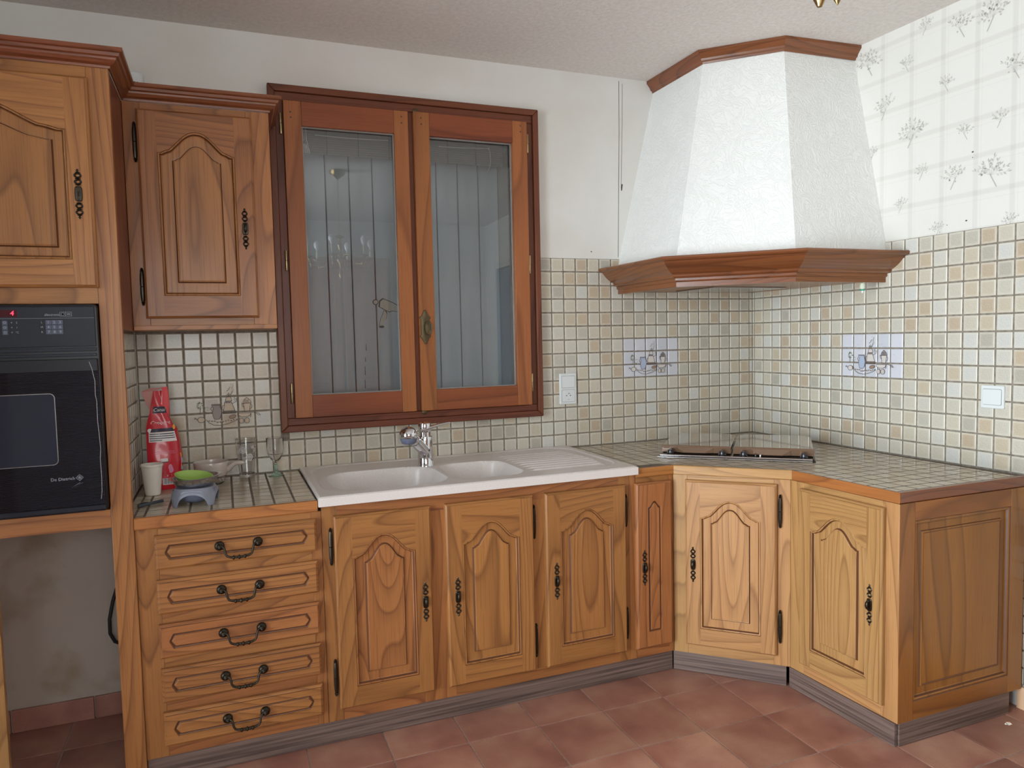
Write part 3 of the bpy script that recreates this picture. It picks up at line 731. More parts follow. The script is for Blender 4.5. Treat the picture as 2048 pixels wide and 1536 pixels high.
for z0, z1, x in ((.50, .47, -1.905), (.44, .42, -1.91), (.40, .36, -1.913), (.34, .30, -1.915)): b.quad((x-.001, .2668, z0), (x+.001, .2668, z0), (x+.0015, .2668, z1), (x-.0015, .2668, z1), 1)
tag(b.build('flaked_paint', ['bare_metal', 'flake_dark'], sh1), kind='stuff')
# roman blind pulled up above the panes
bl = thing('reed_blind', 'grey brown reed blind rolled up behind the top of both window panes', 'blind')
b = MB()
for k in range(38): z = 1.285+k*.0047; b.box(-2.232, -1.252, .098+.002*(k % 2), .103, z, z+.0040)
tag(b.build('reeds', 'blind_cloth', bl), kind='stuff')
for k in range(8): bx('warp_thread', 'blind_dark', bl, -2.2+k*.13, -2.1975+k*.13, .095, .0975, 1.283, 1.462)
b = MB(); b.tube([(-2.12, .06, 1.352), (-1.98, .06, 1.349), (-1.82, .06, 1.352)], .0016, 6); b.build('rail_wire', 'cord_white', bl); b = MB(); b.tube([(-1.60, .06, 1.344), (-1.49, .06, 1.346), (-1.375, .06, 1.352)], .0016, 6); b.build('rail_wire', 'cord_white', bl)
cb = MB()
for k in range(7):
    x = -2.178+k*.004; cb.tube([(x, .052+.001*k, 1.39), (x-.002+.003*(k % 3), .052, 1.33), (x+.010+.002*(k % 2), .05, 1.285), (x+.013, .05, 1.268), (x+.007, .05, 1.285), (x+.004, .05, 1.31)], .0011, 5)
cb.tube([(-2.178, .052, 1.30), (-2.183, .05, 1.26), (-2.176, .05, 1.24), (-2.183, .05, 1.22)], .0011, 5)
tag(cb.build('cord', 'cord_white'), 'bunch of white blind cords looped behind the left window pane', 'cord')
cb = MB(); cb.tube([(-1.375, .06, 1.352), (-1.366, .058, 1.34), (-1.364, .057, 1.30), (-1.368, .057, 1.27), (-1.381, .057, 1.245)], .0014, 6); cb.lathe([(.004, 0), (.005, .004), (.003, .008)], (-1.372, .058, 1.348), 'z', 10)
tag(cb.build('cord', 'cord_white'), 'single white cord hanging behind the right window pane', 'cord')

# ---------------------------------------------------------------- cabinet ironwork
def hw_hinge(parent, x, y, z0, z1):
    b = MB(); h = z1-z0; c = (z0+z1)/2
    pr = [(0.0008, -.5), (.003, -.485), (.0022, -.47), (.0042, -.455), (.0028, -.44), (.005, -.42), (.0034, -.40), (.0045, -.36), (.0054, -.2), (.0054, -.01), (.0042, 0), (.0054, .01), (.0054, .2), (.0045, .36), (.0034, .40), (.005, .42), (.0028, .44), (.0042, .455), (.0022, .47), (.003, .485), (.0008, .5)]
    b.lathe([(r*1.3, t*h) for r, t in pr], (0, 0, 0), seg=10)
    return b.build('hinge', 'bronze', parent, smooth=.6, loc=(x, y, c))
def hw_pull_mesh(lock=False):
    b = MB(); s = 1.0
    for zc_ in (-.0335, -.0515, .0335, .0515):
        rs = []
        for r, y in ((.0068, 0), (.0068, -.0016), (.0052, -.003), (.0032, -.0016), (.0030, 0)): rs.append([(r*math.cos(2*PI*k/14), y, zc_+r*1.12*math.sin(2*PI*k/14)) for k in range(14)])
        b.rings(rs)
    for sg in (1, -1):
        for z, wd, hh in ((.0425, .0058, .0035), (.0595, .0045, .004), (.0655, .0028, .0055), (.0255, .0055, .003)):
            b.add([(0, -.0032, sg*z), (-wd, -.0004, sg*z), (0, -.0004, sg*(z-hh)), (wd, -.0004, sg*z), (0, -.0004, sg*(z+hh))], [(0, 1, 2), (0, 2, 3), (0, 3, 4), (0, 4, 1)])
    rs = []
    for wd, hh, y in ((.0066, .0215, -.0002), (.0066, .0215, -.0022), (.0056, .0195, -.0036)):
        rs.append([(wd*(abs(math.cos(a))**.5)*(1 if math.cos(a) > 0 else -1), y, hh*(abs(math.sin(a))**.6)*(1 if math.sin(a) > 0 else -1)) for a in [2*PI*k/20 for k in range(20)]])
    b.rings(rs, True, False, True)
    if lock:
        b.add([(-.002, -.0040, -.008), (.002, -.0040, -.008), (.0012, -.0040, .002), (-.0012, -.0040, .002)], [(0, 1, 2, 3)], 1)
        b.lathe([(.003, 0), (.0005, .0004)], (0, -.0040, .004), 'y', 10, 1)
    else:
        b.tube([(0, -.003, .012), (0, -.009, .013), (0, -.0125, .008), (0, -.013, -.002), (0, -.0105, -.010), (0, -.007, -.013)], [.0026, .0028, .0036, .0040, .0034, .0016], 10)
        b.ball((0, -.006, .014), .0042, seg=8)
    return b
PULL = {}
def hw_pull(parent, x, y, z, lock=False):
    if lock not in PULL:
        o = fixn(hw_pull_mesh(lock).build('handle', ['bronze', 'dark_gap'], parent, smooth=.7)); PULL[lock] = o.data
    else: o = bpy.data.objects.new('handle', PULL[lock]); COL.objects.link(o); o.parent = parent
    o.location = (x, y, z); o.scale = (1.5, 1.1, 1); return o
BAIL = []
def hw_bail(parent, x, y, z):
    if not BAIL:
        b = MB()
        for sx in (-.056, .056):
            b.lathe([(.0150, 0), (.0150, .002), (.0136, .0055), (.0095, .008), (.0080, .009), (.0062, .0135), (.0030, .0160), (.0002, .0165)], (sx, 0, 0), 'y', 20)
            for k in range(12):
                a = 2*PI*k/12; b.ball((sx+.0122*math.cos(a), -.0055, .0122*math.sin(a)), .0023, seg=6)
            b.ball((sx, -.0145, -.003), .0052, seg=10)
        pts = [(-.050, -.010, 0), (-.044, -.013, -.004), (-.041, -.015, -.013), (-.0395, -.017, -.023), (-.035, -.018, -.031), (-.026, -.019, -.0345), (0, -.020, -.0365), (.026, -.019, -.0345), (.035, -.018, -.031), (.0395, -.017, -.023), (.041, -.015, -.013), (.044, -.013, -.004), (.050, -.010, 0)]
        b.tube(pts, [.0042, .0038, .0035, .0034, .0036, .0038, .0040, .0038, .0036, .0034, .0035, .0038, .0042], 8)
        for sx, r in ((-.0165, .0064), (0, .0072), (.0165, .0064), (-.008, .0046), (.008, .0046)): b.ball((sx, -.0200, -.0362), .0030 if abs(sx) == .008 else .0048, r, r, seg=12)
        o = fixn(b.build('handle', 'bronze', parent, smooth=.8)); BAIL.append(o.data)
    else: o = bpy.data.objects.new('handle', BAIL[0]); COL.objects.link(o); o.parent = parent
    o.location = (x, y, z); return o

# ---------------------------------------------------------------- arched doors
def arch_f(t):
    a = min(1.0, abs(t)); 
    if a > .93: return 0.0
    a = a/.93
    return max(0.0, (1+math.cos(PI*a**1.12))/2 + (.05 if .80 < a < .93 else 0.0))
def path(x0, x1, z0, zs, zt, y, n=28, flat=False):
    p = [(x0, y, z0), (x1, y, z0)]
    for k in range(n+1):
        t = 1-2*k/n; f = arch_f(t) if not flat else 0
        p.append(((x0+x1)/2+t*(x1-x0)/2, y, zs+(zt-zs)*f))
    return p
def arched_door(parent, x0, z0, w, h, yb=0.0, st=.057, rt=.073, arch=.071, rb=.071, wood_='chestnut', hinge=None, hz=(), pull=None, pz=.28, fin=.041, fta=.036, fsh=.022, slab=False, lock=False, flat=False, th=.022, name='door', gasket=.0):
    """local frame: door back on y=yb, front face at yb-th; x0,z0 lower-left corner"""
    yf = yb-th; W1 = w; e = .007
    d = MB(); ox, oz = -w/2, -h/2
    O = lambda a: [(p[0]+ox, p[1], p[2]+oz) for p in a]
    # outer edge: back ring, side ring, small step, face ring
    def rect(i, y): return [(i, y, i), (w-i, y, i), (w-i, y, h-i), (i, y, h-i)]
    rs = [O(rect(0, yb-.0003)), O(rect(0, yf+.009)), O(rect(.0015, yf+.006)), O(rect(.0045, yf+.0035)), O(rect(e-.0005, yf+.0012)), O(rect(e, yf))]
    n = 4
    for i in range(len(rs)-1):
        for j in range(4):
            k = (j+1) % 4; d.add([rs[i][j], rs[i][k], rs[i+1][k], rs[i+1][j]], [(0, 1, 2, 3)], 2 if i == 4 else (1 if j in (0, 2) else 0))
    zs, zt = h-rt-arch, h-rt
    if slab: ax0, ax1 = st, w-st
    # stiles (slot 0, vertical grain) and rails (slot 1, horizontal grain)
    def fq(a, b_, c, dd, m): d.add(O([(a[0], yf, a[1]), (b_[0], yf, b_[1]), (c[0], yf, c[1]), (dd[0], yf, dd[1])]), [(0, 1, 2, 3)], m)
    fq((e, e), (st, e), (st, h-e), (e, h-e), 0); fq((w-st, e), (w-e, e), (w-e, h-e), (w-st, h-e), 0)
    fq((st, e), (w-st, e), (w-st, rb), (st, rb), 0 if slab else 1)
    pa = path(st, w-st, rb, zs, zt, yf, flat=flat)[2:]
    for i in range(len(pa)-1):
        a, b_ = pa[i], pa[i+1]; fq((b_[0], b_[2]), (a[0], a[2]), (a[0], h-e), (b_[0], h-e), 0 if slab else 1)
    D = fixn(d.build(name, [wood_+'_z', wood_+'_x', 'edge_shade'], parent, loc=(x0+w/2, 0, z0+h/2)))
    # panel with its moulding and raised field
    p = MB()
    if slab:
        R_ = [(0, yf), (.0015, yf+.004), (.004, yf+.0055), (.0065, yf+.0045), (.008, yf+.001), (.010, yf-.0002)]
    else:
        R_ = [(0, yf), (.0008, yf+.0022), (.003, yf+.0008), (.0062, yf+.0018), (.0085, yf+.0050), (.0095, yf+.0095), (.012, yf+.0115)]
    rings = [O(path(st+i, w-st-i, rb+i, zs-i*.6, zt-i, y, flat=flat)) for i, y in R_]
    if not slab:
        f0 = lambda i, y: O(path(st+fin+i, w-st-fin-i, rb+fin+i, zs-fsh-i*.6, zt-fta-i, y, flat=flat))
        rings += [f0(-.004, yf+.0115), f0(-.0015, yf+.0118), f0(0, yf+.0085), f0(.0025, yf+.0055), f0(.005, yf+.0062), f0(.0065, yf+.0052)]
    gm = [0]*(len(rings)-1)
    for i_ in ((1, 2, 3) if slab else (0, 3, 4, 8, 9)): gm[i_] = 1
    p.rings(rings, True, False, False, mats=gm)
    last = rings[-1]; nn = len(last)
    # cap of the field: strips from the lower edge up to the arch
    bl_, br_ = last[0], last[1]; top = last[2:]
    m_ = len(top)
    for i in range(m_-1):
        a, b_ = top[i], top[i+1]; p.add([(b_[0], b_[1], bl_[2]), (a[0], a[1], bl_[2]), a, b_], [(0, 1, 2, 3)])
    P_ = p.build('door_panel', [wood_+'_z', 'groove'], D, smooth=.5)
    P_.rotation_euler = (0, 0, 0)
    if pull is not None: hw_pull(D, (pull-w/2), yf, -h/2+pz, lock)
    return D
def base_front(t, W, stiles, rails, wood_='chestnut', y0=0.0, th=.018, rail_wood=None):
    for x0, x1, z0, z1 in stiles: bx('frame_stile', wood_+'_z', t, x0, x1, y0, y0+th, z0, z1, .0012)
    for x0, x1, z0, z1 in rails: bx('frame_rail', (rail_wood or wood_)+'_x', t, x0, x1, y0+.0005, y0+th, z0, z1, .0008)
ZT, ZB = -.0375, -.752; YB = -.612
# drawer unit
du = thing('drawer_unit', 'chestnut base cabinet with five stacked drawers beside the oven cabinet', 'cabinet', (-2.7745, YB, 0))
W_ = .5440
bx('carcass', 'cabinet_inside', du, .002, W_-.002, .0185, .58, ZB, ZT)
base_front(du, W_, [(0, .062, ZB, ZT), (W_-.032, W_, ZB, ZT)], [(.0622, W_-.0322, ZT-.045, ZT), (.0622, W_-.0322, ZB, ZB+.05)]+[(.0622, W_-.0322, -.207-.1375*k, -.158-.1375*k) for k in range(4)])
DRAW = []
def drawer_front():
    w, h, yf = .4745, .1045, -.022; e = .007
    D = MB()
    def rect(i, y): return [(i-w/2, y, i-h/2), (w/2-i, y, i-h/2), (w/2-i, y, h/2-i), (i-w/2, y, h/2-i)]
    def hexa(i, y):
        a, b_, c = .039, .028, .0285
        x, x2, z = w/2-a-i, w/2-b_-i, h/2-c-i
        return [(-x, y, -z), (x, y, -z), (x2, y, -z*.10), (x2, y, z*.10), (x, y, z), (-x, y, z), (-x2, y, z*.10), (-x2, y, -z*.10)]
    rs = [rect(0, -.0003), rect(0, yf+.008), rect(.003, yf+.005), rect(e, yf+.0025), rect(e+.0005, yf)]
    D.rings(rs, True, False, False, mats=[0, 0, 0, 1])  # last step ring coloured dark for the edge shadow, as on the doors
    r = rect(e+.0005, yf); q = hexa(0, yf)
    # face between rectangle and hexagonal field
    D.add(r+q, [(0, 1, 5, 4), (1, 2, 8, 7, 6, 5), (2, 3, 9, 8), (3, 0, 4, 11, 10, 9)])
    D.rings([hexa(0, yf), hexa(.0012, yf+.0045), hexa(.004, yf+.0055), hexa(.0065, yf+.004), hexa(.0085, yf+.0008), hexa(.010, yf)], True, False, True, mats=[0, 1, 1, 0, 0, 0])
    return D
for k in range(5):
    if not DRAW: o = fixn(drawer_front().build('drawer', ['chestnut_x', 'groove'], du)); DRAW.append(o.data)
    else: o = bpy.data.objects.new('drawer', DRAW[0]); COL.objects.link(o); o.parent = du
    o.location = (.0522+.2373, 0, -.111-.1375*k); hw_bail(o, .0, -.022, .0025)

# sink unit
su = thing('sink_cabinet', 'chestnut base cabinet with three arched doors under the sink', 'cabinet', (-2.2295, YB, 0))
X = lambda x: x+2.2295
W_ = 1.1535
b = MB()
for a in ((.002, .02, .0185, .58, ZB, ZT), (W_-.02, W_-.002, .0185, .58, ZB, ZT), (.02, W_-.02, .0185, .58, ZB, ZB+.02), (.02, W_-.02, .565, .58, ZB+.02, ZT)): b.box(*a)
b.build('carcass', 'cabinet_inside', su)
base_front(su, W_, [(0, .05, ZB, -.0215), (X(-1.90), X(-1.785), ZB, ZT-.0402), (X(-1.50), X(-1.42), ZB+.0402, ZT-.0402), (W_-.045, W_, ZB, -.0215)],
           [(.0502, W_-.0452, ZT-.04, -.0215), (.0502, X(-1.9002), ZB, ZB+.04), (X(-1.7848), W_-.0452, ZB, ZB+.04)])
for x0, x1, pl, hs in ((-2.193, -1.8665, .299, 'L'), (-1.8145, -1.4835, .037, 'R'), (-1.4365, -1.099, .040, 'R')):
    arched_door(su, X(x0), -.709, x1-x0, .652, pull=pl, pz=.323)
    hx = X(x0)-.010 if hs == 'L' else X(x1)+.006
    for a, b_ in ((-.222, -.095), (-.664, -.537)): hw_hinge(su, hx, -.0075, a, b_)
# narrow unit
nu = thing('narrow_cabinet', 'narrow chestnut base cabinet with one slim arched door right of the sink doors', 'cabinet', (-1.0755, YB, 0))
W_ = .1995
bx('carcass', 'cabinet_inside', nu, .002, W_-.004, .0185, .58, ZB, ZT)
base_front(nu, W_, [(0, .0285, ZB, -.0215), (W_-.022, W_, ZB, ZT)], [(.0302, W_-.0222, ZT-.035, ZT), (.0302, W_-.0222, ZB, ZB+.045)])
arched_door(nu, .0205, -.711, .161, .654, st=.051, rt=.073, arch=.024, rb=.064, slab=True, pull=.033, pz=.323)
# corner unit, its front across the corner
def polybox(name, mat, parent, pts, z0, z1, bevel=0):
    b = MB(); n = len(pts)
    b.add([(x, y, z0) for x, y in pts]+[(x, y, z1) for x, y in pts], [tuple(reversed(range(n))), tuple(range(n, 2*n))]+[(i, (i+1) % n, n+(i+1) % n, n+i) for i in range(n)])
    return fixn(b.build(name, mat, parent, bevel=bevel))
AD = math.atan2(-.302, .312); LD = math.hypot(.312, .302)
cu = thing('corner_cabinet', 'pale chestnut base cabinet set diagonally across the corner under the hob, one arched door', 'cabinet', (-.8755, -.6125, 0), AD)
ci = Matrix.Rotation(-AD, 2)
def tolocal(p, o, rot): v = Vector((p[0]-o[0], p[1]-o[1])); c, s = math.cos(-rot), math.sin(-rot); return (v.x*c-v.y*s, v.x*s+v.y*c)
cp = [tolocal(p, (-.8755, -.6125), AD) for p in ((-.868, -.590), (-.560, -.890), (.0, -.890), (.0, -.02), (-.868, -.02))]
polybox('carcass', 'cabinet_inside', cu, cp, ZB, ZT)
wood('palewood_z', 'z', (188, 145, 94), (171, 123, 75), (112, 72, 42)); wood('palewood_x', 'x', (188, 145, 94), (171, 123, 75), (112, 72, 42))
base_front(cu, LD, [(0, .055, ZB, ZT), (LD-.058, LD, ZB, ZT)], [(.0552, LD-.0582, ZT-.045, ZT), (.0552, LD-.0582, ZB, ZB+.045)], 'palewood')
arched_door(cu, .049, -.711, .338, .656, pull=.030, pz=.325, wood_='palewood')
for a, b_ in ((-.221, -.093), (-.663, -.534)): hw_hinge(cu, .398, -.0075, a, b_)
# end unit on the right wall
AE = math.atan2(-.457, .017); LE = math.hypot(.457, .017)
eo = (-.5635, -.9145)
eu = thing('end_cabinet', 'pale chestnut base cabinet at the right wall with arched door and shade-darkened panelled end', 'cabinet', (eo[0], eo[1], 0), AE)
cp = [tolocal(p, eo, AE) for p in ((-.54, -.902), (-.524, -1.352), (.048, -1.352), (.036, -.902))]
polybox('carcass', 'cabinet_inside', eu, cp, ZB, ZT)
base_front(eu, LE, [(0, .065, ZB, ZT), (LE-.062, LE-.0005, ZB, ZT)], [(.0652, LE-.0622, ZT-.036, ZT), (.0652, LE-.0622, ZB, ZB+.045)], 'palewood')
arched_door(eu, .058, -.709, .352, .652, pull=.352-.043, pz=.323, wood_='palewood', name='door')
# its panelled end, facing the room
def end_panel():
    e = bpy.data.objects.new('end_panel', None); COL.objects.link(e); e.parent = eu
    lx, ly = tolocal((-.5455, -1.372), eo, AE); e.location = (lx, ly, 0); e.rotation_euler = (0, 0, -AE)
    W = .586
    bx('stile', 'endwood_z', e, 0.0, .066, 0, .019, ZB, ZT, .001); bx('stile', 'endwood_z', e, .5175, W, 0, .019, ZB, ZT, .001)
    bx('rail', 'endwood_x', e, .0662, .5173, .0004, .019, -.098, ZT, .0008); bx('rail', 'endwood_x', e, .0662, .5173, .0004, .019, ZB, -.691, .0008)
    p = MB(); w0, w1, z0, z1 = .0662, .5173, -.691, -.098
    def r(i, y): return [(w0+i, y, z0+i), (w1-i, y, z0+i), (w1-i, y, z1-i), (w0+i, y, z1-i)]
    p.rings([r(0, .0004), r(.002, .003), (r(.006, .0015)), r(.010, .0035), r(.013, .010), r(.016, .012), r(.038, .0125), r(.040, .009), r(.044, .006), r(.047, .0075), r(.049, .0065)], True, False, True, mats=[1, 0, 0, 1, 0, 0, 1, 0, 1, 0])
    fixn(p.build('raised_panel', ['endwood_z', 'groove'], e))
end_panel()
# plinths
def plinth(label, p0, p1):
    a = math.atan2(p1[1]-p0[1], p1[0]-p0[0]); l = math.hypot(p1[0]-p0[0], p1[1]-p0[1])
    o = bx('plinth_board', 'plinth_laminate', None, 0, l, 0, .012, FL+.0035, ZB-.0008, .0008)
    c, s = math.cos(a), math.sin(a); lx, ly = l/2, .006
    o.location = (p0[0]+lx*c-ly*s, p0[1]+lx*s+ly*c, (FL+.0035+ZB-.0008)/2); o.rotation_euler = (0, 0, a)
    return tag(o, label, 'plinth', 'dark laminate plinth boards')
plinth('long dark brown laminate plinth under the drawer and sink cabinets', (-2.7735, -.606), (-.880, -.606))
plinth('dark brown laminate plinth under the diagonal corner cabinet', (-.8765, -.608), (-.572, -.9035))
plinth('dark brown laminate plinth under the right cabinet door, facing left', (-.5665, -.912), (-.552, -1.366))
plinth('dark brown laminate plinth under the panelled cabinet end by the right wall', (-.5365, -1.3705), (-.018, -1.3705))

# ---------------------------------------------------------------- oven cabinet
OX0, OX1 = -3.43, -2.775
oc = thing('oven_cabinet', 'tall chestnut cabinet around the black built-in oven with arched upper door', 'cabinet', (OX0, -.62, 0))
X = lambda x: x-OX0
ZC = 1.310
bx('stile', 'chestnut_z', oc, X(-2.833), X(-2.775), 0, .022, FL+.0035, ZC, .0018)
bx('stile', 'chestnut_z', oc, 0, .03, 0, .022, FL+.0035, ZC, .0018)
bx('rail', 'chestnut_x', oc, .0302, X(-2.8332), .0005, .02, 1.255, ZC, .001)
bx('rail', 'chestnut_x', oc, .0302, X(-2.8332), .0005, .02, .6385, .72, .001)
bx('rail', 'chestnut_x', oc, .0302, X(-2.8332), .0005, .06, -.020, .0345, .001)
bx('side_panel', 'chestnut_z', oc, X(-2.833), X(-2.8095), .0222, .61, FL+.0035, ZC)
bx('side_panel', 'redwood_z', oc, X(-2.8093), X(-2.7765), .0222, .61, .5635, ZC)
bx('side_panel', 'chestnut_z', oc, 0, .02, .0222, .61, FL+.0035, ZC)
bx('partition', 'palewood_z', oc, X(-3.162), X(-3.131), .0225, .045, FL+.0035, -.0205, .001)
bx('top_board', 'cabinet_inside', oc, .022, X(-2.834), .03, .61, ZC-.02, ZC)
bx('bottom_board', 'cabinet_inside', oc, .022, X(-2.834), .065, .60, -.019, -.003)
bx('back_board', 'cabinet_inside', oc, .022, X(-2.834), .595, .61, 0, ZC-.021)
arched_door(oc, X(-3.402), .684, .574, .591, yb=-.0005, st=.060, rt=.078, arch=.072, rb=.078, pull=.574-.036, pz=.262, fta=.052, fsh=.03, fin=.035, lock=True)
# tiles on the wooden return between worktop and wall cabinet
tr = bpy.data.objects.new('tiled_return', None); COL.objects.link(tr); tr.parent = oc; tr.location = (X(-2.8093), .62, 0); tr.rotation_euler = (0, 0, PI/2)
bq = MB(); bq.box(-.595, -.002, -.0012, 0, -.03, 9*PZ); bq.build('grout_bed', 'grout', tr)
lay(tr, grid_cells([-.595]+[-.02-U*k for k in range(9, -1, -1)]+[-.006], [k*PZ for k in range(10)], []), lambda x, z: 'tile_glaze', t=.004)
# oven
ov = thing('built_in_oven', 'black built-in electric oven with dark glass door and red digit display', 'oven', (-3.112, -.62, 0))
X = lambda x: x+3.112
b = MB()
def rrect(x0, x1, z0, z1, r, y, n=5):
    p = []
    for cx, cz, a0 in ((x1-r, z1-r, 0), (x0+r, z1-r, PI/2), (x0+r, z0+r, PI), (x1-r, z0+r, 1.5*PI)):
        for k in range(n+1): a = a0+PI/2*k/n; p.append((cx+r*math.cos(a), y, cz+r*math.sin(a)))
    return p
b.rings([rrect(-.277, .277, .036, .637, .012, -.0006), rrect(-.277, .277, .036, .637, .012, -.014), rrect(-.275, .275, .038, .635, .011, -.019), rrect(-.270, .270, .043, .630, .009, -.020)], True, False, True)
fixn(b.build('oven_frame', 'oven_body', ov, smooth=.6))
bx('oven_cavity', 'oven_body', ov, -.262, .262, .001, .50, .045, .625)
cp_ = bx('control_panel', 'oven_panel', ov, -.266, X(-2.842), -.0255, -.0202, .5165, .629, .001)
for z0, z1 in ((.5005, .5145), (.486, .498)): bx('vent_bar', 'oven_panel', ov, -.266, X(-2.842), -.024, -.0202, z0+.002, z1-.002, .001)
def on_panel(nm, mat, x0, x1, z0, z1, y=-.0258): return bx(nm, mat, ov, x0, x1, y-.0006, y, z0, z1)
on_panel('display', 'oven_display', X(-3.115), X(-3.030), .601, .621); on_panel('panel_line', 'oven_text', -.264, X(-2.843), .5967, .5973)
kx, kz, kp = X(-2.975), .5835, .0142
for r in range(3):
    for c in range(3):
        x = X(-2.9565)+c*kp; z = .5853-r*.0135
        k_ = on_panel('key', 'oven_key', x-.0066, x+.0066, z-.0060, z+.0060); text(str(r*3+c+1), .0105, 'oven_text', k_, (0, -.0006, 0), (PI/2, 0, 0))
    k_ = on_panel('key', 'oven_body', X(-2.9725)-.0058, X(-2.9725)+.0058, .5853-r*.0135-.0055, .5853-r*.0135+.0055); text('LMR'[r], .008, 'oven_text', k_, (0, -.0006, 0), (PI/2, 0, 0))
    x = X(-3.060); k_ = on_panel('key', 'oven_key', x-.0062, x+.0062, .5853-r*.0135-.006, .5853-r*.0135+.006); text('O', .009, 'oven_text', k_, (0, -.0006, 0), (PI/2, 0, 0))
    text('+', .009, 'oven_text', ov, (X(-3.044), -.0262, .5853-r*.0135), (PI/2, 0, 0)); text(('2', '1', '\u00b0C')[r], .0075, 'oven_text', ov, (X(-3.032), -.0262, .5853-r*.0135), (PI/2, 0, 0))
text('\u00e9lectronic', .0095, 'oven_text', ov, (X(-2.9465), -.0262, .6065), (PI/2, 0, 0), shear=.3)
b = MB()
for x0, x1, z0, z1 in ((-2.9275, -2.8985, .6135, .6142), (-2.9275, -2.8985, .6022, .6029), (-2.9275, -2.9268, .6022, .6142), (-2.9135, -2.9128, .6022, .6142), (-2.8992, -2.8985, .6022, .6142)): b.box(X(x0), X(x1), -.0264, -.0259, z0, z1)
b.lathe([(.0040, 0), (.0040, .0004), (.0032, .0004), (.0032, 0)], (X(-2.920), -.0259, .608), 'y', 16); b.build('emblem', 'oven_text', ov)
text('888', .006, 'oven_text', ov, (X(-2.906), -.0262, .608), (PI/2, 0, 0))
text('4', .019, 'led_red', ov, (X(-3.042), -.0268, .611), (PI/2, 0, 0), shear=.15)
dr = bx('oven_door', 'oven_glass', ov, -.266, X(-2.8395), -.034, -.0204, .058, .481, .002)
def odr(nm, mat, x0, x1, z0, z1, y0=-.0348, y1=-.0342, bev=0): o = bx(nm, mat, dr, x0, x1, y0, y1, z0, z1, bev); o.location -= dr.location; return o
odr('door_band', 'oven_body', -.264, X(-2.8415), .447, .479)
b = MB(); b.rings([rrect(-.152, X(-2.9505), .182, .386, .014, -.0341), rrect(-.152, X(-2.9505), .182, .386, .014, -.0344), rrect(-.150, X(-2.9525), .184, .384, .012, -.0344)], True, False, False); o = b.build('window_trim', 'steel', dr); o.location = -dr.location
b = MB(); b.rings([rrect(-.150, X(-2.9525), .184, .384, .012, -.0342), rrect(-.149, X(-2.9535), .185, .383, .011, -.0342)], True, False, True); o = fixn(b.build('oven_window', 'oven_window', dr)); o.location = -dr.location
o = text('De Dietrich', .0125, 'oven_text', dr, (X(-2.943), -.0350, .1405), (PI/2, 0, 0)); o.location -= dr.location
b = MB(); cx, cz = X(-2.9015), .1415
for r0, r1 in ((.010, .0086), (.0055, .0042), (.0022, 0.0001)):
    b.rings([[(cx+r*math.cos(PI/2*k), -.0348, cz+r*.95*math.sin(PI/2*k)) for k in range(4)] for r in (r0, r1)], True)
for q in range(2):
    x0 = X(-2.921)+q*.008; b.add([(x0-.004, -.0348, .113-q*.0005), (x0+.003, -.0348, .117), (x0+.022-q*.002, -.0348, .127), (x0+.018, -.0348, .1262)], [(0, 1, 2, 3)])
o = b.build('emblem', 'oven_text', dr); o.location = -dr.location
b = MB(); pts = [(-2.861, .472), (-2.855, .452), (-2.849, .415), (-2.850, .375), (-2.8475, .36), (-2.848, .30), (-2.846, .26), (-2.8445, .22), (-2.847, .19), (-2.846, .14), (-2.847, .10), (-2.850, .075)]
b.tube([(X(x), -.0345, z) for x, z in pts], .0009, 5); o = b.build('sealant_line', 'print_grey', dr); o.location = -dr.location
bx('door_sill', 'oven_panel', ov, -.266, X(-2.8395), -.030, -.0204, .043, .0565, .001)

# ---------------------------------------------------------------- wall cabinet left of the window
wc = thing('wall_cabinet', 'chestnut wall cabinet with one arched door hanging left of the window', 'cabinet', (-2.7755, -.33, 0))
X = lambda x: x+2.7755
bx('carcass', 'chestnut_z', wc, .0, X(-2.3225), .0185, .328, .5645, 1.308)
base_front(wc, 0, [(0, .052, .5645, 1.308), (X(-2.398), X(-2.3225), .5645, 1.308)], [(.0522, X(-2.3982), 1.258, 1.308), (.0522, X(-2.3982), .5645, .62)])
bx('base_moulding', 'chestnut_x', wc, .001, X(-2.3225), -.004, -.0005, .5645, .580, .0015)
arched_door(wc, X(-2.735), .6035, .354, .6805, st=.058, rt=.066, arch=.073, rb=.074, pull=.354-.034, pz=.302, fta=.045, fin=.045)
for a, b_ in ((1.112, 1.242), (.646, .770)): hw_hinge(wc, X(-2.742), -.0075, a, b_)
# crown mouldings (segments with mitres, grain along each board)
def seg(name, mat, parent, ib0, ib1, ob0, ob1, prof, org=None, caps=True):
    """board between two mitre planes: profile points (o,z), o=0 inner line, o=1 outer line"""
    a = math.atan2(ib1[1]-ib0[1], ib1[0]-ib0[0]); c0 = Vector(ib0); c, s = math.cos(-a), math.sin(-a)
    def pt(p0, p1, o, z): x, y = p0[0]+(p1[0]-p0[0])*o-c0.x, p0[1]+(p1[1]-p0[1])*o-c0.y; return (x*c-y*s, x*s+y*c, z)
    b = MB(); b.rings([[pt(ib0, ob0, o, z) for o, z in prof], [pt(ib1, ob1, o, z) for o, z in prof]], True, caps, caps)
    ob = fixn(b.build(name, mat, parent)); po = org or (0, 0)
    ob.location = (c0.x-po[0], c0.y-po[1], 0); ob.rotation_euler = (0, 0, a); return ob
CPROF = [(0, 1.3085), (.10, 1.3085), (.14, 1.315), (.40, 1.320), (.55, 1.328), (.58, 1.333), (.74, 1.336), (.80, 1.344), (.96, 1.346), (1.0, 1.349), (1.0, 1.357), (0, 1.357)]
seg('crown', 'crownwood_x', oc, (-3.43, -.62), (-2.775, -.62), (-3.43, -.665), (-2.732, -.665), CPROF, (OX0, -.62))
seg('crown', 'crownwood_x', oc, (-2.775, -.62), (-2.775, -.332), (-2.732, -.665), (-2.732, -.3755), CPROF, (OX0, -.62))
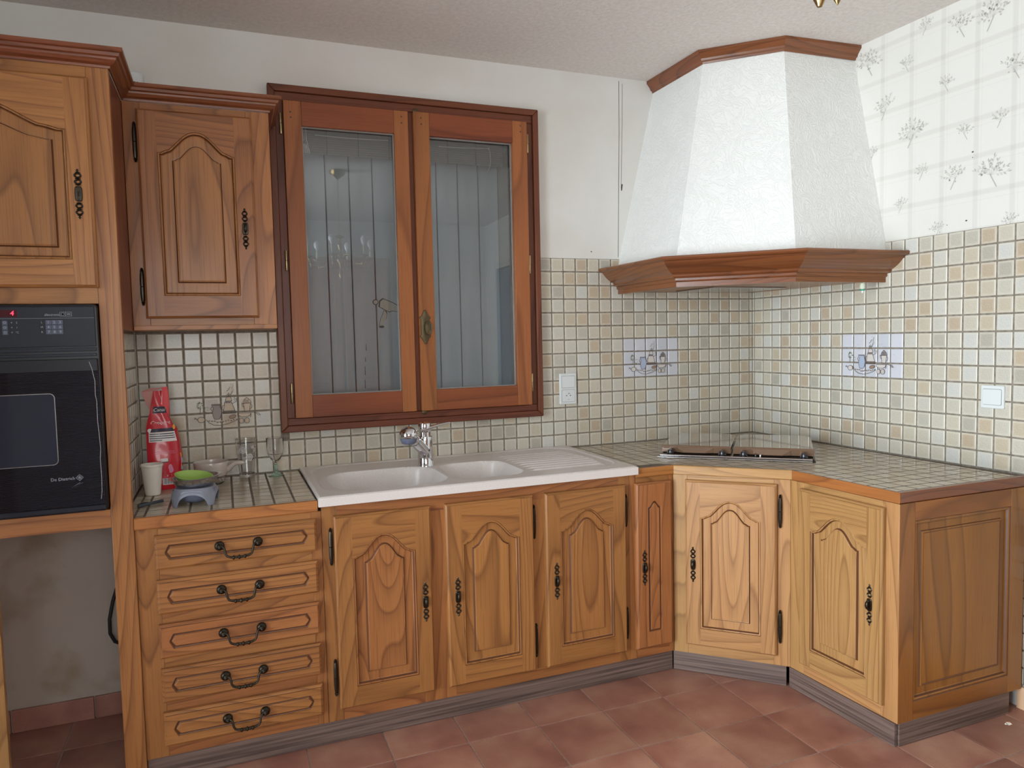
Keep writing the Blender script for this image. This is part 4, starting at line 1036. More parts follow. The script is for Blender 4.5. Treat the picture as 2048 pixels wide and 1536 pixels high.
seg('crown', 'crownwood_x', wc, (-2.7745, -.33), (-2.3225, -.33), (-2.7315, -.375), (-2.280, -.375), CPROF, (-2.7755, -.33))
seg('crown', 'crownwood_x', wc, (-2.3225, -.33), (-2.3225, -.040), (-2.280, -.375), (-2.280, -.040), CPROF, (-2.7755, -.33))

# ---------------------------------------------------------------- worktops
def worktop(label, slab, xs, ys, keep, edges):
    t = thing('worktop', label, 'worktop', (0, 0, 0), 0, 'tiled worktops')
    polybox('slab', 'grout_dark', t, slab, -.0362, -.00045)
    tl = bpy.data.objects.new('tile_surface', None); COL.objects.link(tl); tl.parent = t; tl.location = (0, 0, -.0042)
    cells = [c for c in grid_cells(xs, ys, []) if keep(c[0])]
    return t, tl, cells
def edge_board(t, p0, p1, m0, m1, w=.016, mat='edgewood_x'):
    """wooden lipping along p0->p1 (outer top line); m0,m1 inner corners"""
    prof = [(0, -.0005), (.0, -.0362), (.80, -.0362), (1, -.033), (1, -.004), (.85, -.0005)]
    return seg('edge_board', mat, t, m0, m1, p0, p1, prof)
LX = [-2.775]+[-2.7475+.0627*k for k in range(9)]; LX = [x for x in LX if x < -2.25]+[-2.2425]
LY = [-.609, -.5885]+[-.5245+.0632*k for k in range(9)]; LY = [y for y in LY if y < -.01]+[-.006]
t, tl, cells = worktop('left tiled worktop section beside the oven cabinet, carrying the red bag and scale', [(-2.775, -.606), (-2.242, -.606), (-2.242, -.005), (-2.804, -.005), (-2.804, -.590), (-2.775, -.590)], [-2.8035]+LX, LY, lambda r: not (r[0] < -2.776 and r[2] < -.59), None)
lay(tl, cells, lambda x, y: 'tile_glaze_worktop', t=.004, flat=True, jit=.05, c=.0008)
edge_board(t, (-2.7735, -.6255), (-2.2415, -.6255), (-2.7735, -.6085), (-2.2415, -.6085))
# right worktop: along the back wall, across the corner and down the right wall
RP = [(-1.046, -.606), (-.872, -.606), (-.5585, -.9115), (-.5385, -1.3554), (.0395, -1.3554), (.0175, -.005), (-1.046, -.005)]
def inside(p, poly):
    c = False; n = len(poly)
    for i in range(n):
        (x1, y1), (x2, y2) = poly[i], poly[(i+1) % n]
        if (y1 > p[1]) != (y2 > p[1]) and p[0] < (x2-x1)*(p[1]-y1)/(y2-y1)+x1: c = not c
    return c
def clip_poly(r, poly):
    """rectangle cut by the convex-ish diagonal edge: Sutherland-Hodgman against the worktop outline's two slanting edges"""
    q = [(r[0], r[2]), (r[1], r[2]), (r[1], r[3]), (r[0], r[3])]
    return q
t, tl, cells = worktop('right tiled worktop section running from the sink round the corner to the right wall', RP, [-1.0435]+[-.0785-.0615*k for k in range(15, -1, -1)]+[-.017, .020, .0395], [-1.3500]+[-1.18-.0615*k for k in range(2, -20, -1)][:22]+[-.006], lambda r: True, None)
ysr = [-1.3555, -1.303]+[-1.2415+.0615*k for k in range(21)]; ysr = [y for y in ysr if y < -.02]+[-.006]
cells = grid_cells([-1.0435]+[-.0785-.0615*k for k in range(15, -1, -1)]+[-.017, .0165], ysr, [])
full = []; cut = []
HOBC = []
for r, f in cells:
    cs = [(r[0], r[2]), (r[1], r[2]), (r[1], r[3]), (r[0], r[3])]; k = sum(inside(p, RP) for p in cs)
    if k == 4: full.append((r, f))
    elif k > 0: cut.append((r, f))
full.sort(key=lambda c: c[0][2])
full = [(r, f) for r, f in full]
lay(tl, full, lambda x, y: 'tile_glaze_worktop', t=.004, flat=True, jit=.05, c=.0008)
def cut_tile(r, f):
    q = [(r[0], r[2]), (r[1], r[2]), (r[1], r[3]), (r[0], r[3])]
    for a, b_ in (((-.872, -.606), (-.5585, -.9115)), ((-.5585, -.9115), (-.5385, -1.352))):
        d = (b_[0]-a[0], b_[1]-a[1]); n = (-d[1], d[0]); sd = lambda p: (p[0]-a[0])*n[0]+(p[1]-a[1])*n[1]-.0006*math.hypot(*n)
        if a[0] == -.872 and (r[0] > -.5585 or r[3] < -.9115): continue
        if a[0] == -.5585 and r[3] > -.9115+.03: continue
        out = []
        for i in range(len(q)):
            p, p2 = q[i], q[(i+1) % len(q)]; s1, s2 = sd(p), sd(p2)
            if s1 >= 0: out.append(p)
            if s1*s2 < 0: u = s1/(s1-s2); out.append((p[0]+(p2[0]-p[0])*u, p[1]+(p2[1]-p[1])*u))
        q = out
        if len(q) < 3: return None
    return q
for r, f in cut:
    if r[0] < -.90: r = (r[0], r[1], max(r[2], -.6070), r[3])
    if r[2] < -1.34: r = (r[0], r[1], max(r[2], -1.3545), r[3])
    q = cut_tile(r, f)
    if not q or len(q) < 3: continue
    ar = abs(sum(q[i][0]*q[(i+1) % len(q)][1]-q[(i+1) % len(q)][0]*q[i][1] for i in range(len(q))))/2
    if ar < 4e-5: continue
    cx, cy = sum(p[0] for p in q)/len(q), sum(p[1] for p in q)/len(q)
    n = len(q); b = MB(); b.add([(x-cx, y-cy, 0) for x, y in q]+[(x-cx, y-cy, .0034) for x, y in q]+[((x-cx)*.97, (y-cy)*.97, .004) for x, y in q], [tuple(range(2*n, 3*n))]+[(i, (i+1) % n, n+(i+1) % n, n+i) for i in range(n)]+[(n+i, n+(i+1) % n, 2*n+(i+1) % n, 2*n+i) for i in range(n)])
    o = fixn(b.build('tile', 'tile_glaze_worktop', tl, loc=(cx, cy, 0))); ul = o.data.uv_layers.new(name='UVMap')
    for lp in o.data.loops:
        v = o.data.vertices[lp.vertex_index].co; ul.data[lp.index].uv = ((v.x+cx-f[0])/(f[1]-f[0]), (v.y+cy-f[2])/(f[3]-f[2]))
# narrow strip of cut tiles along the skewed right wall
edge_board(t, (-1.046, -.6255), (-.8815, -.6255), (-1.046, -.6085), (-.8745, -.6085))
edge_board(t, (-.8810, -.6255), (-.5665, -.9240), (-.8740, -.6085), (-.5602, -.9140), mat='palewood_x')
edge_board(t, (-.5662, -.9245), (-.5475, -1.3735), (-.5602, -.9145), (-.5395, -1.3555), mat='edgewood_x')
edge_board(t, (-.5470, -1.3735), (.0545, -1.3735), (-.5390, -1.3555), (.0545, -1.3555), mat='cornicewood_x')

# ---------------------------------------------------------------- sink
def smooth(a, b_, x): u = max(0, min(1, (x-a)/(b_-a))); return u*u*(3-2*u)
SX0, SX1, SY0, SY1 = -2.2395, -1.0475, -.6375, -.0065
def sd_rr(x, y, cx, cy, hx, hy, r):
    qx, qy = abs(x-cx)-hx+r, abs(y-cy)-hy+r
    return math.hypot(max(qx, 0), max(qy, 0))+min(max(qx, qy), 0)-r
def sink_z(x, y):
    z = .0125
    e = min(x-SX0, SX1-x, y-SY0, SY1-y); z -= .004*(1-smooth(0, .006, e))
    inner = sd_rr(x, y, (SX0+SX1)/2, (SY0+SY1)/2+.01, (SX1-SX0)/2-.028, (SY1-SY0)/2-.036, .12)
    z -= .0032*smooth(0.0, -.008, inner)
    z += .0012*math.exp(-(inner/.004)**2)
    # left bowl, its back right corner rounded off for the tap
    d1 = sd_rr(x, y, -1.965, -.385, .205, .185, .105)
    z -= .150*(1-(1-min(1, -d1/.095))**2.6) if d1 < 0 else 0
    d2 = sd_rr(x, y, -1.600, -.385, .138, .170, .085)
    z -= .125*(1-(1-min(1, -d2/.085))**2.6) if d2 < 0 else 0
    if d1 > 0 and d2 > 0 and inner < -.012 and x > -1.445:
        # ribs of the drainer, fanning to a rounded end
        rx = x+1.445; end = .245+.085*math.cos((y+.36)*4.6)
        if rx < end and -.535 < y < -.135:
            f = ((y+.535)/.044) % 1.0
            z += .0050*math.exp(-((f-.5)/.12)**2)*smooth(0, .02, rx)*smooth(end, end-.012, rx)
        if -.545 < y < -.125: z += .0032*math.exp(-((rx-end)/.005)**2)*smooth(-.545, -.52, y)*smooth(-.125, -.15, y)
    return z
nx, ny = 300, 158
def coords(a, b_, n):
    c = [a+(b_-a)*i/n for i in range(n+1)]
    return [a, a+.0012, a+.003]+c[1:-1]+[b_-.003, b_-.0012, b_]
gx, gy = coords(SX0, SX1, nx), coords(SY0, SY1, ny)
V = [(x, y, sink_z(x, y)) for y in gy for x in gx]; nxx = len(gx); nyy = len(gy)
Fc = [(j*nxx+i, j*nxx+i+1, (j+1)*nxx+i+1, (j+1)*nxx+i) for j in range(nyy-1) for i in range(nxx-1)]
border = [i for i in range(nxx)]+[j*nxx+nxx-1 for j in range(1, nyy)]+[(nyy-1)*nxx+i for i in range(nxx-2, -1, -1)]+[j*nxx for j in range(nyy-2, 0, -1)]
base = len(V); nb = len(border)
skz = lambda v: -.0005 if v[1] > SY0+.02 else -.0215
V += [(V[i][0], V[i][1], -.0200 if V[i][1] < -.612 else .0008) for i in border]
Fc += [(border[(k+1) % nb], border[k], base+k, base+(k+1) % nb) for k in range(nb)]
sk = thing('sink', 'speckled off-white resin sink with two bowls and ribbed drainer on the right', 'sink', (0, 0, 0))
me = bpy.data.meshes.new('basin'); me.from_pydata(V, [], Fc); me.materials.append(MATS['sink_resin']); me.polygons.foreach_set('use_smooth', [True]*len(me.polygons)); me.set_sharp_from_angle(angle=.9)
o = bpy.data.objects.new('basin', me); COL.objects.link(o); o.parent = sk
for cx, cy, zz in ((-1.965, -.385, sink_z(-1.965, -.385)), (-1.600, -.385, sink_z(-1.6, -.385))):
    b = MB(); b.lathe([(.045, 0), (.045, .002), (.038, .003), (.034, .001), (.010, .0015), (.0, .006)], (cx, cy, zz+.0005), 'z', 24); b.build('drain', 'steel', sk, smooth=.6)
for x, y, s_ in ((-1.787, -.470, 'GIG'), (-1.484, -.475, 'GIG')):
    e_ = .002; gx_ = (sink_z(x+e_, y)-sink_z(x-e_, y))/(2*e_); gy_ = (sink_z(x, y+e_)-sink_z(x, y-e_))/(2*e_)
    nrm = Vector((-gx_, -gy_, 1)).normalized(); up_ = (Vector((0, 0, 1))-nrm*nrm.z).normalized(); rt_ = up_.cross(nrm)
    M_ = Matrix((rt_, up_, nrm)).transposed()
    o = text(s_, .012, 'print_black', sk, tuple(Vector((x, y, sink_z(x, y)))+nrm*.0008), M_.to_euler(), name='mark')



# ---------------------------------------------------------------- tap
fc = thing('kitchen_tap', 'chrome single-lever kitchen tap with ball-headed pull-out spout behind the sink', 'tap', (-1.768, -.205, .0095))
fc.scale = (1.16, 1.16, 1.05)
b = MB(); b.lathe([(.029, 0), (.029, .003), (.0275, .006), (.0268, .036), (.0268, .040)], seg=32); b.build('base', 'chrome', fc, smooth=.6)
b = MB(); b.lathe([(.0262, .0402), (.0262, .10), (.0250, .112), (.0205, .114), (.0205, .129), (.0205, .1295)], seg=32); b.build('body', 'chrome', fc, smooth=.6)
b = MB(); b.lathe([(.0215, .1300), (.0222, .132), (.0222, .155), (.0205, .163), (.012, .167), (0.0005, .168)], seg=32)
hp_ = b.build('lever_cap', 'chrome', fc, smooth=.6)
b = MB(); rs = []
for u, wd, th_, z in ((-.02, .010, .006, .138), (.0, .011, .0075, .141), (.03, .0105, .0065, .150), (.055, .0105, .005, .157), (.075, .010, .004, .160), (.086, .0085, .0035, .161), (.090, .004, .002, .161)):
    rs.append([(u, wd*math.cos(2*PI*k/14)-.012, z+th_*math.sin(2*PI*k/14)) for k in range(14)])
b.rings(rs, True, True, True); fixn(b.build('lever', 'chrome', fc, smooth=.8))
P0 = Vector((0, -.004, .052)); P1 = Vector((-.080, -.095, .136)); dirv = (P1-P0).normalized()
pts = [P0+(P1-P0)*k for k in (0, .25, .5, .62)]; b = MB(); b.tube(pts, [.0195, .0200, .0195, .0185], 20); b.build('spout', 'chrome', fc, smooth=.8)
b = MB(); b.tube([P0+(P1-P0)*k for k in (.622, .70, .80, .86)], [.0185, .0205, .0200, .019], 20); b.ball(tuple(P1), .0305, seg=24)
fixn(b.build('spray_head', 'chrome', fc, smooth=1.0))
b = MB(); b.lathe([(.0285, -.012), (.0270, -.020), (.022, -.0305), (.0160, -.034), (.0150, -.031), (.0, -.030)], tuple(P1), seg=24); fixn(b.build('spray_face', 'scale_under', fc, smooth=.6))
b = MB(); b.lathe([(.005, 0), (.004, .0015), (0, .002)], (.004, -.0262, .062), 'y', 12); b.build('temperature_dot', 'print_black', fc)

# ---------------------------------------------------------------- hob with two lids
u_ = Vector((.456, -.406)).normalized(); HA = math.atan2(u_.y, u_.x)
hb = thing('gas_hob', 'brown enamelled hob with two closed lids and dark knobs set in the corner', 'hob', (-.602, -.642, .0005), HA)
W2 = .304
b = MB(); b.rings([rrect(-W2, W2, 0, 1, .004, 0)], False)
b = MB()
def pl(x0, x1, y0, y1, z): return [(x0, y0, z), (x1, y0, z), (x1, y1, z), (x0, y1, z)]
b.rings([pl(-W2, W2, 0, .455, 0), pl(-W2, W2, 0, .455, .004), pl(-W2+.008, W2-.008, .006, .449, .0125), pl(-W2+.012, W2-.012, .010, .445, .0125)], True, True, True); fixn(b.build('hob_plate', 'hob_dark', hb))
b = MB(); b.tube([(-W2+.006, -.004, .0105), (W2-.012, -.004, .0105)], .0038, 10); b.tube([(-W2-.004, -.008, .0032), (W2-.012, -.008, .0032)], .0028, 8); b.build('front_rail', 'chrome', hb, smooth=.8)
def lid(x0, x1, notch):
    """pressed lid: thin top with a deep front lip that steps in over the handle recess"""
    b = MB(); yf, yb_ = .050, .448; zt = .0455; zb = .0165; n0, n1 = notch
    top = [(x0+.004, yf+.004), (x1-.004, yf+.004), (x1-.002, yb_-.05), (x1-.03, yb_), (x0+.03, yb_), (x0+.002, yb_-.05)]
    bot = [(x0, yf), (x1, yf), (x1, yb_-.045), (x1-.028, yb_+.004), (x0+.028, yb_+.004), (x0, yb_-.045)]
    b.rings([[(x, y, zb) for x, y in bot], [(x, y, zt-.004) for x, y in bot], [(x, y, zt) for x, y in top]], True, False, True)
    b.rings([[(x, y, zb) for x, y in bot], [(x*.99+(x0+x1)/2*.01, y+.001, zb) for x, y in bot]], True)
    # sloping handle lip
    b.add([(n0, yf-.0004, zt-.006), (n1, yf-.0004, zt-.006), (n1-.035, yf-.016, zb+.004), (n0+.035, yf-.016, zb+.004), (n0+.035, yf-.016, zb), (n1-.035, yf-.016, zb), (n0, yf-.0004, zb), (n1, yf-.0004, zb)],
          [(0, 3, 2, 1), (3, 4, 5, 2), (0, 6, 4, 3), (1, 2, 5, 7), (4, 6, 7, 5), (0, 1, 7, 6)])
    return fixn(b.build('lid', 'hob_enamel', hb, bevel=.0015))
lid(-W2+.006, -.017, (-W2+.062, -.085)); lid(-.009, W2-.004, (.062, W2-.088))
for i, x in enumerate((-.258, -.050, .034, .262)):
    b = MB(); b.lathe([(.0150, 0), (.0150, .004), (.0125, .006), (.0115, .016), (.0095, .018), (0, .0185)], (0, 0, 0), seg=20)
    b.box(-.0035, .0035, -.0135, .0135, .014, .0215); k_ = b.build('knob', 'knob_black', hb, smooth=.6, loc=(x, .026, .0126))
for x in (.080, .098):
    b = MB(); b.lathe([(.0042, 0), (.0042, .008), (.003, .010), (0, .0102)], (x, .022, .0126), seg=12); b.build('ignition_button', 'chrome' if x > .09 else 'knob_black', hb, smooth=.6)

# ---------------------------------------------------------------- extractor hood in the corner
hd = thing('extractor_hood', 'white rendered corner extractor hood with five-sided flare and brown wooden cornice', 'hood', (0, 0, 0))
PB = [(-.770, -.0005), (-.763, -.478), (-.420, -.785), (.0445, -.800)]; PT = [(-.556, -.0005), (-.556, -.388), (-.326, -.612), (.0405, -.622)]
b = MB()
def wallpts(P, z): return [(x, y, z) for x, y in P]+[(P[3][0]*0+.0225 + (0 if True else 0), -.0005, z)]
lo, hi = wallpts(PB, .800), wallpts(PT, 1.664)
nz_ = 10; rings = []
for k in range(nz_+1):
    u = k/nz_; rings.append([tuple(Vector(a).lerp(Vector(c), u)) for a, c in zip(lo, hi)])
b.rings(rings, True, True, True); fixn(b.build('rendered_shell', 'hood_render', hd))
# cornice boards
CB = [(-.763, -.0005), (-.757, -.472), (-.420, -.783), (.0435, -.793)]; CT = [(-.866, -.0005), (-.857, -.514), (-.457, -.888), (.0465, -.903)]
HP = [(0, .706), (0, .726), (.045, .7285), (.07, .732), (.07, .741), (.15, .7425), (.22, .748), (.24, .754), (.27, .757), (.36, .762), (.50, .772), (.64, .785), (.76, .799), (.80, .806), (.86, .8075), (.95, .810), (1.0, .816), (.99, .822), (.95, .825), (-.12, .825), (-.12, .706)]
for i in range(3):
    o = seg('cornice_board', 'cornicewood_x', hd, CB[i], CB[i+1], CT[i], CT[i+1], HP)
KT = [(-.592, -.0005), (-.589, -.400), (-.340, -.638), (.0425, -.660)]; KB = [(-.559, -.0005), (-.558, -.390), (-.328, -.615), (.0415, -.628)]
KP = [(0, 1.652), (.08, 1.652), (.15, 1.660), (.38, 1.664), (.45, 1.672), (.75, 1.684), (.9, 1.690), (1, 1.693), (1, 1.7045), (-.1, 1.7045), (-.1, 1.665), (0, 1.655)]
for i in range(3): seg('crown', 'cornicewood_x', hd, KB[i], KB[i+1], KT[i], KT[i+1], KP)
# underside
b = MB(); und = [(x*.995, y*.995, .7145) for x, y in CB]+[(.0225, -.0005, .7145)]; b.rings([und, [(x, y, .7165) for x, y, z in und]], True, True, True); fixn(b.build('underside', 'endwood_x', hd))
bx('filter_grille', 'steel', hd, -.52, -.12, -.40, -.12, .7085, .7140, .001)
bu = thing('light_bulb', 'small lamp bulb with green collar poking out under the hood by the right wall', 'bulb', (-.056, -.765, 0))
b = MB(); b.lathe([(.0085, .705), (.0088, .690), (.0088, .6805)], seg=14); b.build('holder', 'bulb_cream', bu, smooth=.6)
b = MB()
for k in range(10): a = 2*PI*k/10; b.box(.0088*math.cos(a)-.0006, .0088*math.cos(a)+.0006, .0088*math.sin(a)-.0006, .0088*math.sin(a)+.0006, .682, .700)
b.build('holder_ribs', 'bulb_white', bu)
b = MB(); b.lathe([(.0088, .6800), (.0088, .6762), (.0070, .6735)], seg=14); b.build('collar', 'bulb_green', bu, smooth=.6)
b = MB(); b.lathe([(.0045, .6733), (.0046, .668), (.003, .6645), (0, .6635)], seg=12); b.build('tip', 'bulb_white', bu, smooth=.8)
b = MB(); b.tube([(0, 0, .705), (0, .004, .7085)], .003, 8); b.build('flex', 'rubber', bu)

# ---------------------------------------------------------------- switches and socket
ss = thing('switch_and_socket', 'white double wall plate, rocker above and socket below, right of window', 'socket', (-1.0355, -.0046, .273))
b = MB(); b.rings([rrect(-.042, .042, -.071, .071, .004, 0), rrect(-.042, .042, -.071, .071, .004, -.007), rrect(-.040, .040, -.069, .069, .003, -.009)], True, True, True); fixn(b.build('plate', 'white_plastic', ss))
b = MB(); b.rings([rrect(-.0335, .0335, .004, .060, .005, -.0091), rrect(-.0335, .0335, .004, .060, .005, -.0094), rrect(-.0325, .0325, .005, .059, .0045, -.0094)], True); b.rings([rrect(-.0335, .0335, -.060, -.004, .005, -.0091), rrect(-.0335, .0335, -.060, -.004, .005, -.0094), rrect(-.0325, .0325, -.059, -.005, .0045, -.0094)], True); b.build('joint', 'shadow_line', ss)
b = MB(); b.rings([rrect(-.0325, .0325, .005, .059, .0045, -.0092), rrect(-.0325, .0325, .005, .059, .0045, -.0112), rrect(-.031, .031, .0065, .0575, .004, -.0120)], True, True, True); fixn(b.build('rocker', 'white_plastic', ss))
b = MB(); b.rings([rrect(-.0325, .0325, -.059, -.005, .0045, -.0092), rrect(-.0325, .0325, -.059, -.005, .0045, -.0100)], True, True, True); fixn(b.build('socket_face', 'white_plastic', ss))
b = MB(); b.lathe([(.0205, 0), (.0200, .0012), (.0188, .0012), (.0180, -.0003)], (0, -.0103, -.031), 'y', 28); b.lathe([(.0181, .0001), (.0005, .00012)], (0, -.0101, -.031), 'y', 28, 4)
b.lathe([(.0026, .0004), (0.0001, .0005)], (-.0095, -.0103, -.031), 'y', 10, 2); b.lathe([(.0026, .0004), (0.0001, .0005)], (.0095, -.0103, -.031), 'y', 10, 2); b.lathe([(.0028, .0004), (.0028, .004), (.001, .006)], (0, -.0103, -.0215), 'y', 10, 3); b.box(-.003, .003, -.0115, -.0102, -.0505, -.0470, 3)
b.build('socket_well', ['white_plastic', 'print_grey', 'socket_dark', 'steel', 'shadow_line'], ss, smooth=.6)
c_, s_ = math.cos(AR), math.sin(AR)
sw = thing('light_switch', 'single white light switch on the tiled right wall', 'switch', (XR+1.246*c_+.0046*s_, 1.246*s_-.0046*c_, .2635), AR)
b = MB(); b.rings([rrect(-.0415, .0415, -.041, .041, .004, 0), rrect(-.0415, .0415, -.041, .041, .004, -.007), rrect(-.0395, .0395, -.039, .039, .003, -.009)], True, True, True); fixn(b.build('plate', 'white_plastic', sw))
b = MB(); b.rings([rrect(-.034, .034, -.029, .029, .005, -.0091), rrect(-.034, .034, -.029, .029, .005, -.0094), rrect(-.033, .033, -.028, .028, .0045, -.0094)], True); b.build('joint', 'shadow_line', sw)
b = MB(); b.rings([rrect(-.033, .033, -.028, .028, .0045, -.0092), rrect(-.033, .033, -.028, .028, .0045, -.0112), rrect(-.0315, .0315, -.0265, .0265, .004, -.0122)], True, True, True); fixn(b.build('rocker', 'white_plastic', sw))

# ---------------------------------------------------------------- things on the left worktop
# foam cup
cu_ = thing('foam_cup', 'white foam cup standing beside the red bag near the oven cabinet', 'cup', (-2.750, -.262, .0004))
b = MB(); pr = [(.022, 0), (.0235, .001)]
for k in range(12): z = .006+k*.0075; pr += [(.0240+z*.094, z), (.0244+z*.094, z+.003)]
pr += [(.0335, .0985), (.0355, .100), (.0360, .105), (.0345, .1075), (.0320, .106), (.0315, .098), (.0225, .004), (0.0005, .0035)]
b.lathe(pr, seg=32); fixn(b.build('cup', 'foam', cu_, smooth=.6))
# red bag of dry pet food
bg = thing('pet_food_bag', 'red folded plastic bag of dry pet food, half empty, against the tiles', 'bag', (-2.7225, -.150, .0004), .10)
def bag_sec(z):
    """half width left, half width right, half depth at height z"""
    T_ = [(0, .046, .046, .034), (.02, .049, .050, .040), (.10, .050, .055, .040), (.17, .050, .050, .034), (.22, .049, .040, .026), (.245, .044, .030, .020), (.27, .036, .021, .014), (.30, .030, .018, .009), (.33, .024, .017, .006), (.352, .020, .017, .003)]
    for i in range(len(T_)-1):
        if T_[i][0] <= z <= T_[i+1][0]+1e-9:
            u = (z-T_[i][0])/(T_[i+1][0]-T_[i][0]); return [T_[i][k]+(T_[i+1][k]-T_[i][k])*u for k in (1, 2, 3)]
    return T_[-1][1:]
def bag_front(u, z):
    """point of the front face, u from -1 (left) to 1"""
    l, r, d = bag_sec(z); x = u*l if u < 0 else u*r
    return (x, -d*(1-.25*abs(u)**3)+.003*math.sin(z*60+u*3)*(.4 if z < .2 else 1)*(1-abs(u)), z)
b = MB(); rings = []
for k in range(41):
    z = .352*k/40; l, r, d = bag_sec(z); ring = [bag_front(-1+2*i/14, z) for i in range(15)]
    ring += [(r*1.02+.010*(1 if z < .22 else .3), 0+.003*math.sin(z*40), z), (r, d*.8, z), (0, d, z), (-l, d*.8, z), (-l*1.01, 0, z)]; rings.append(ring)
b.rings(rings, True, True, True); fixn(b.build('sack', 'bag_red', bg, smooth=.9))
b = MB()   # open top flap of clear film, folded to the left
b.rings([[(-.004, -.004, .255), (-.020, .004, .250), (-.022, .010, .255)], [(-.020, -.002, .31), (-.045, .006, .31), (-.040, .014, .31)], [(-.016, -.002, .352), (-.058, .006, .350), (-.050, .016, .356)]], False)
b.add([(-.016, -.003, .352), (-.058, .006, .350), (-.030, .010, .363), (.012, .004, .362)], [(0, 1, 2, 3)]); b.build('film_flap', 'bag_clear', bg, smooth=.8)
b = MB(); b.rings([[(.003, -.0085, .30), (.020, -.010, .27), (.026, -.004, .24)], [(.008, -.0085, .355), (.026, -.009, .355), (.030, -.004, .30)], [(.006, -.006, .364), (.026, -.004, .366), (.030, .0, .34)]], False); b.build('top_fold', 'bag_redlight', bg, smooth=.8)
def bag_patch(name, mat, u0, u1, z0, z1, off=.0008, n=8, m=6):
    b = MB(); V_ = []
    for j in range(m+1):
        for i in range(n+1):
            p = bag_front(u0+(u1-u0)*i/n, z0+(z1-z0)*j/m); V_.append((p[0], p[1]-off, p[2]))
    b.add(V_, [(j*(n+1)+i, j*(n+1)+i+1, (j+1)*(n+1)+i+1, (j+1)*(n+1)+i) for j in range(m) for i in range(n)]); return b.build(name, mat, bg)
bag_patch('label', 'print_navy', -.72, .95, .273, .296); bag_patch('label', 'print_navy', -.88, .95, .207, .219); bag_patch('label', 'print_white', -.85, .97, .172, .2065)
bag_patch('label', 'print_black', -.1, .30, .098, .113); bag_patch('label', 'print_white', -.15, .28, .101, .113, .0012); bag_patch('label', 'print_white', -.1, .66, .018, .042)
for k in range(11): bag_patch('barcode_bar', 'print_navy', -.04+k*.062, -.04+k*.062+(.034 if k % 3 else .018), .021, .042, .0014, 1, 1)
for k in range(4): bag_patch('text_line', 'print_navy', -.80, .90-.9*(k == 3), .1985-k*.0075, .2012-k*.0075, .0013, 12, 1)
bag_patch('text_line', 'print_pink', -.5, .7, .136, .1375, .001, 12, 1); bag_patch('text_line', 'print_pink', -.6, .75, .130, .1312, .001, 12, 1)
text('Canai', .017, 'print_white', bg, (-.005, bag_front(0, .285)[1]-.0022, .2845), (PI/2, 0, 0), shear=.25); text('Croquet', .0185, 'print_white', bg, (-.004, bag_front(0, .24)[1]-.0022, .239), (PI/2, 0, 0), shear=.2)
text('g \u00b7 1', .010, 'print_white', bg, (.018, bag_front(.4, .05)[1]-.0015, .052), (PI/2, 0, 0))
b = MB(); rs = [[(-.038+r*math.cos(2*PI*k/16), bag_front(-.8, .213)[1]-.0022, .2135+r*math.sin(2*PI*k/16)) for k in range(16)] for r in (.0072, .0001)]; b.rings(rs); b.build('label', 'print_white', bg)
b = MB(); b.add([(.022+.009*math.cos(t_)*(1-.2*math.sin(3*t_)), bag_front(.5, .08)[1]-.0016, .075+.016*math.sin(t_)) for t_ in [2*PI*k/16 for k in range(16)]], [tuple(range(16))]); b.build('label', 'print_pink', bg)
b = MB()
for cx, cz, r, m_ in ((.056, .118, .010, 0), (.059, .100, .012, 1), (.056, .080, .009, 0), (.060, .072, .008, 1), (.040, .222, .009, 0)):
    b.add([(cx+r*.5*math.cos(2*PI*k/10), -.020-.10*(cx-.05) if cz < .2 else -.0225, cz+r*math.sin(2*PI*k/10)) for k in range(10)], [tuple(range(10))], m_)
b.build('label', ['print_yellow', 'print_grey'], bg)
# kitchen scale, steel bowl and the green dish lying in it
sc_ = thing('kitchen_scale', 'grey four-legged kitchen scale holding the steel bowl, near worktop edge', 'scale', (-2.6075, -.468, .0004), -.14)
def scale_body():
    b = MB(); n = 96; R_ = []
    def sq(a, h, p): return h/((abs(math.cos(a))**p+abs(math.sin(a))**p)**(1/p))
    for u in (0, .10, .25, .45, .65, .82, .93, 1.0):
        ring = []
        for k in range(n):
            a = 2*PI*k/n; phi = ((a+PI/4) % (PI/2))-PI/4          # angle from the middle of a side
            q = max(0, 1-(abs(phi)/math.radians(36))**2.2); zb_ = .037*q**.5
            rad = sq(a, .069, 3.2)*(1-u)+sq(a, .0585, 3.0)*u+.005*math.sin(PI*u)*(1-u)
            ring.append((rad*math.cos(a), rad*math.sin(a), zb_+(.0555-zb_)*u))
        R_.append(ring)
    b.rings(R_, True, False, True)
    b.rings([R_[0], [(p[0]*.955, p[1]*.955, p[2]+.0005) for p in R_[0]], [(p[0]*.93, p[1]*.93, min(p[2]+.02, .050)) for p in R_[0]]], True)
    return b
fixn(scale_body().build('housing', 'scale_grey', sc_, smooth=.7))
b = MB(); b.lathe([(.0005, .006), (.028, .006), (.046, .014), (.052, .026), (.052, .034)], seg=32); fixn(b.build('underbody', 'scale_under', sc_, smooth=.7))
bo = thing('steel_bowl', 'shallow stainless steel scale bowl on the grey scale', 'bowl', (-2.6050, -.466, .0562), 0)
bo.rotation_euler = (.0, -.045, 0)
b = MB(); b.lathe([(.0005, .001), (.050, .001), (.060, .006), (.068, .020), (.071, .029), (.080, .0305), (.0815, .032), (.080, .0325), (.070, .031), (.066, .022), (.058, .009), (.049, .0035), (.0005, .0035)], seg=48); fixn(b.build('bowl', 'steel', bo, smooth=.7))
gd = thing('green_dish', 'oval lime green dish tilted inside the steel bowl', 'dish', (-2.612, -.462, .0790)); gd.rotation_euler = (.16, .12, .1)
b = MB(); rs = []
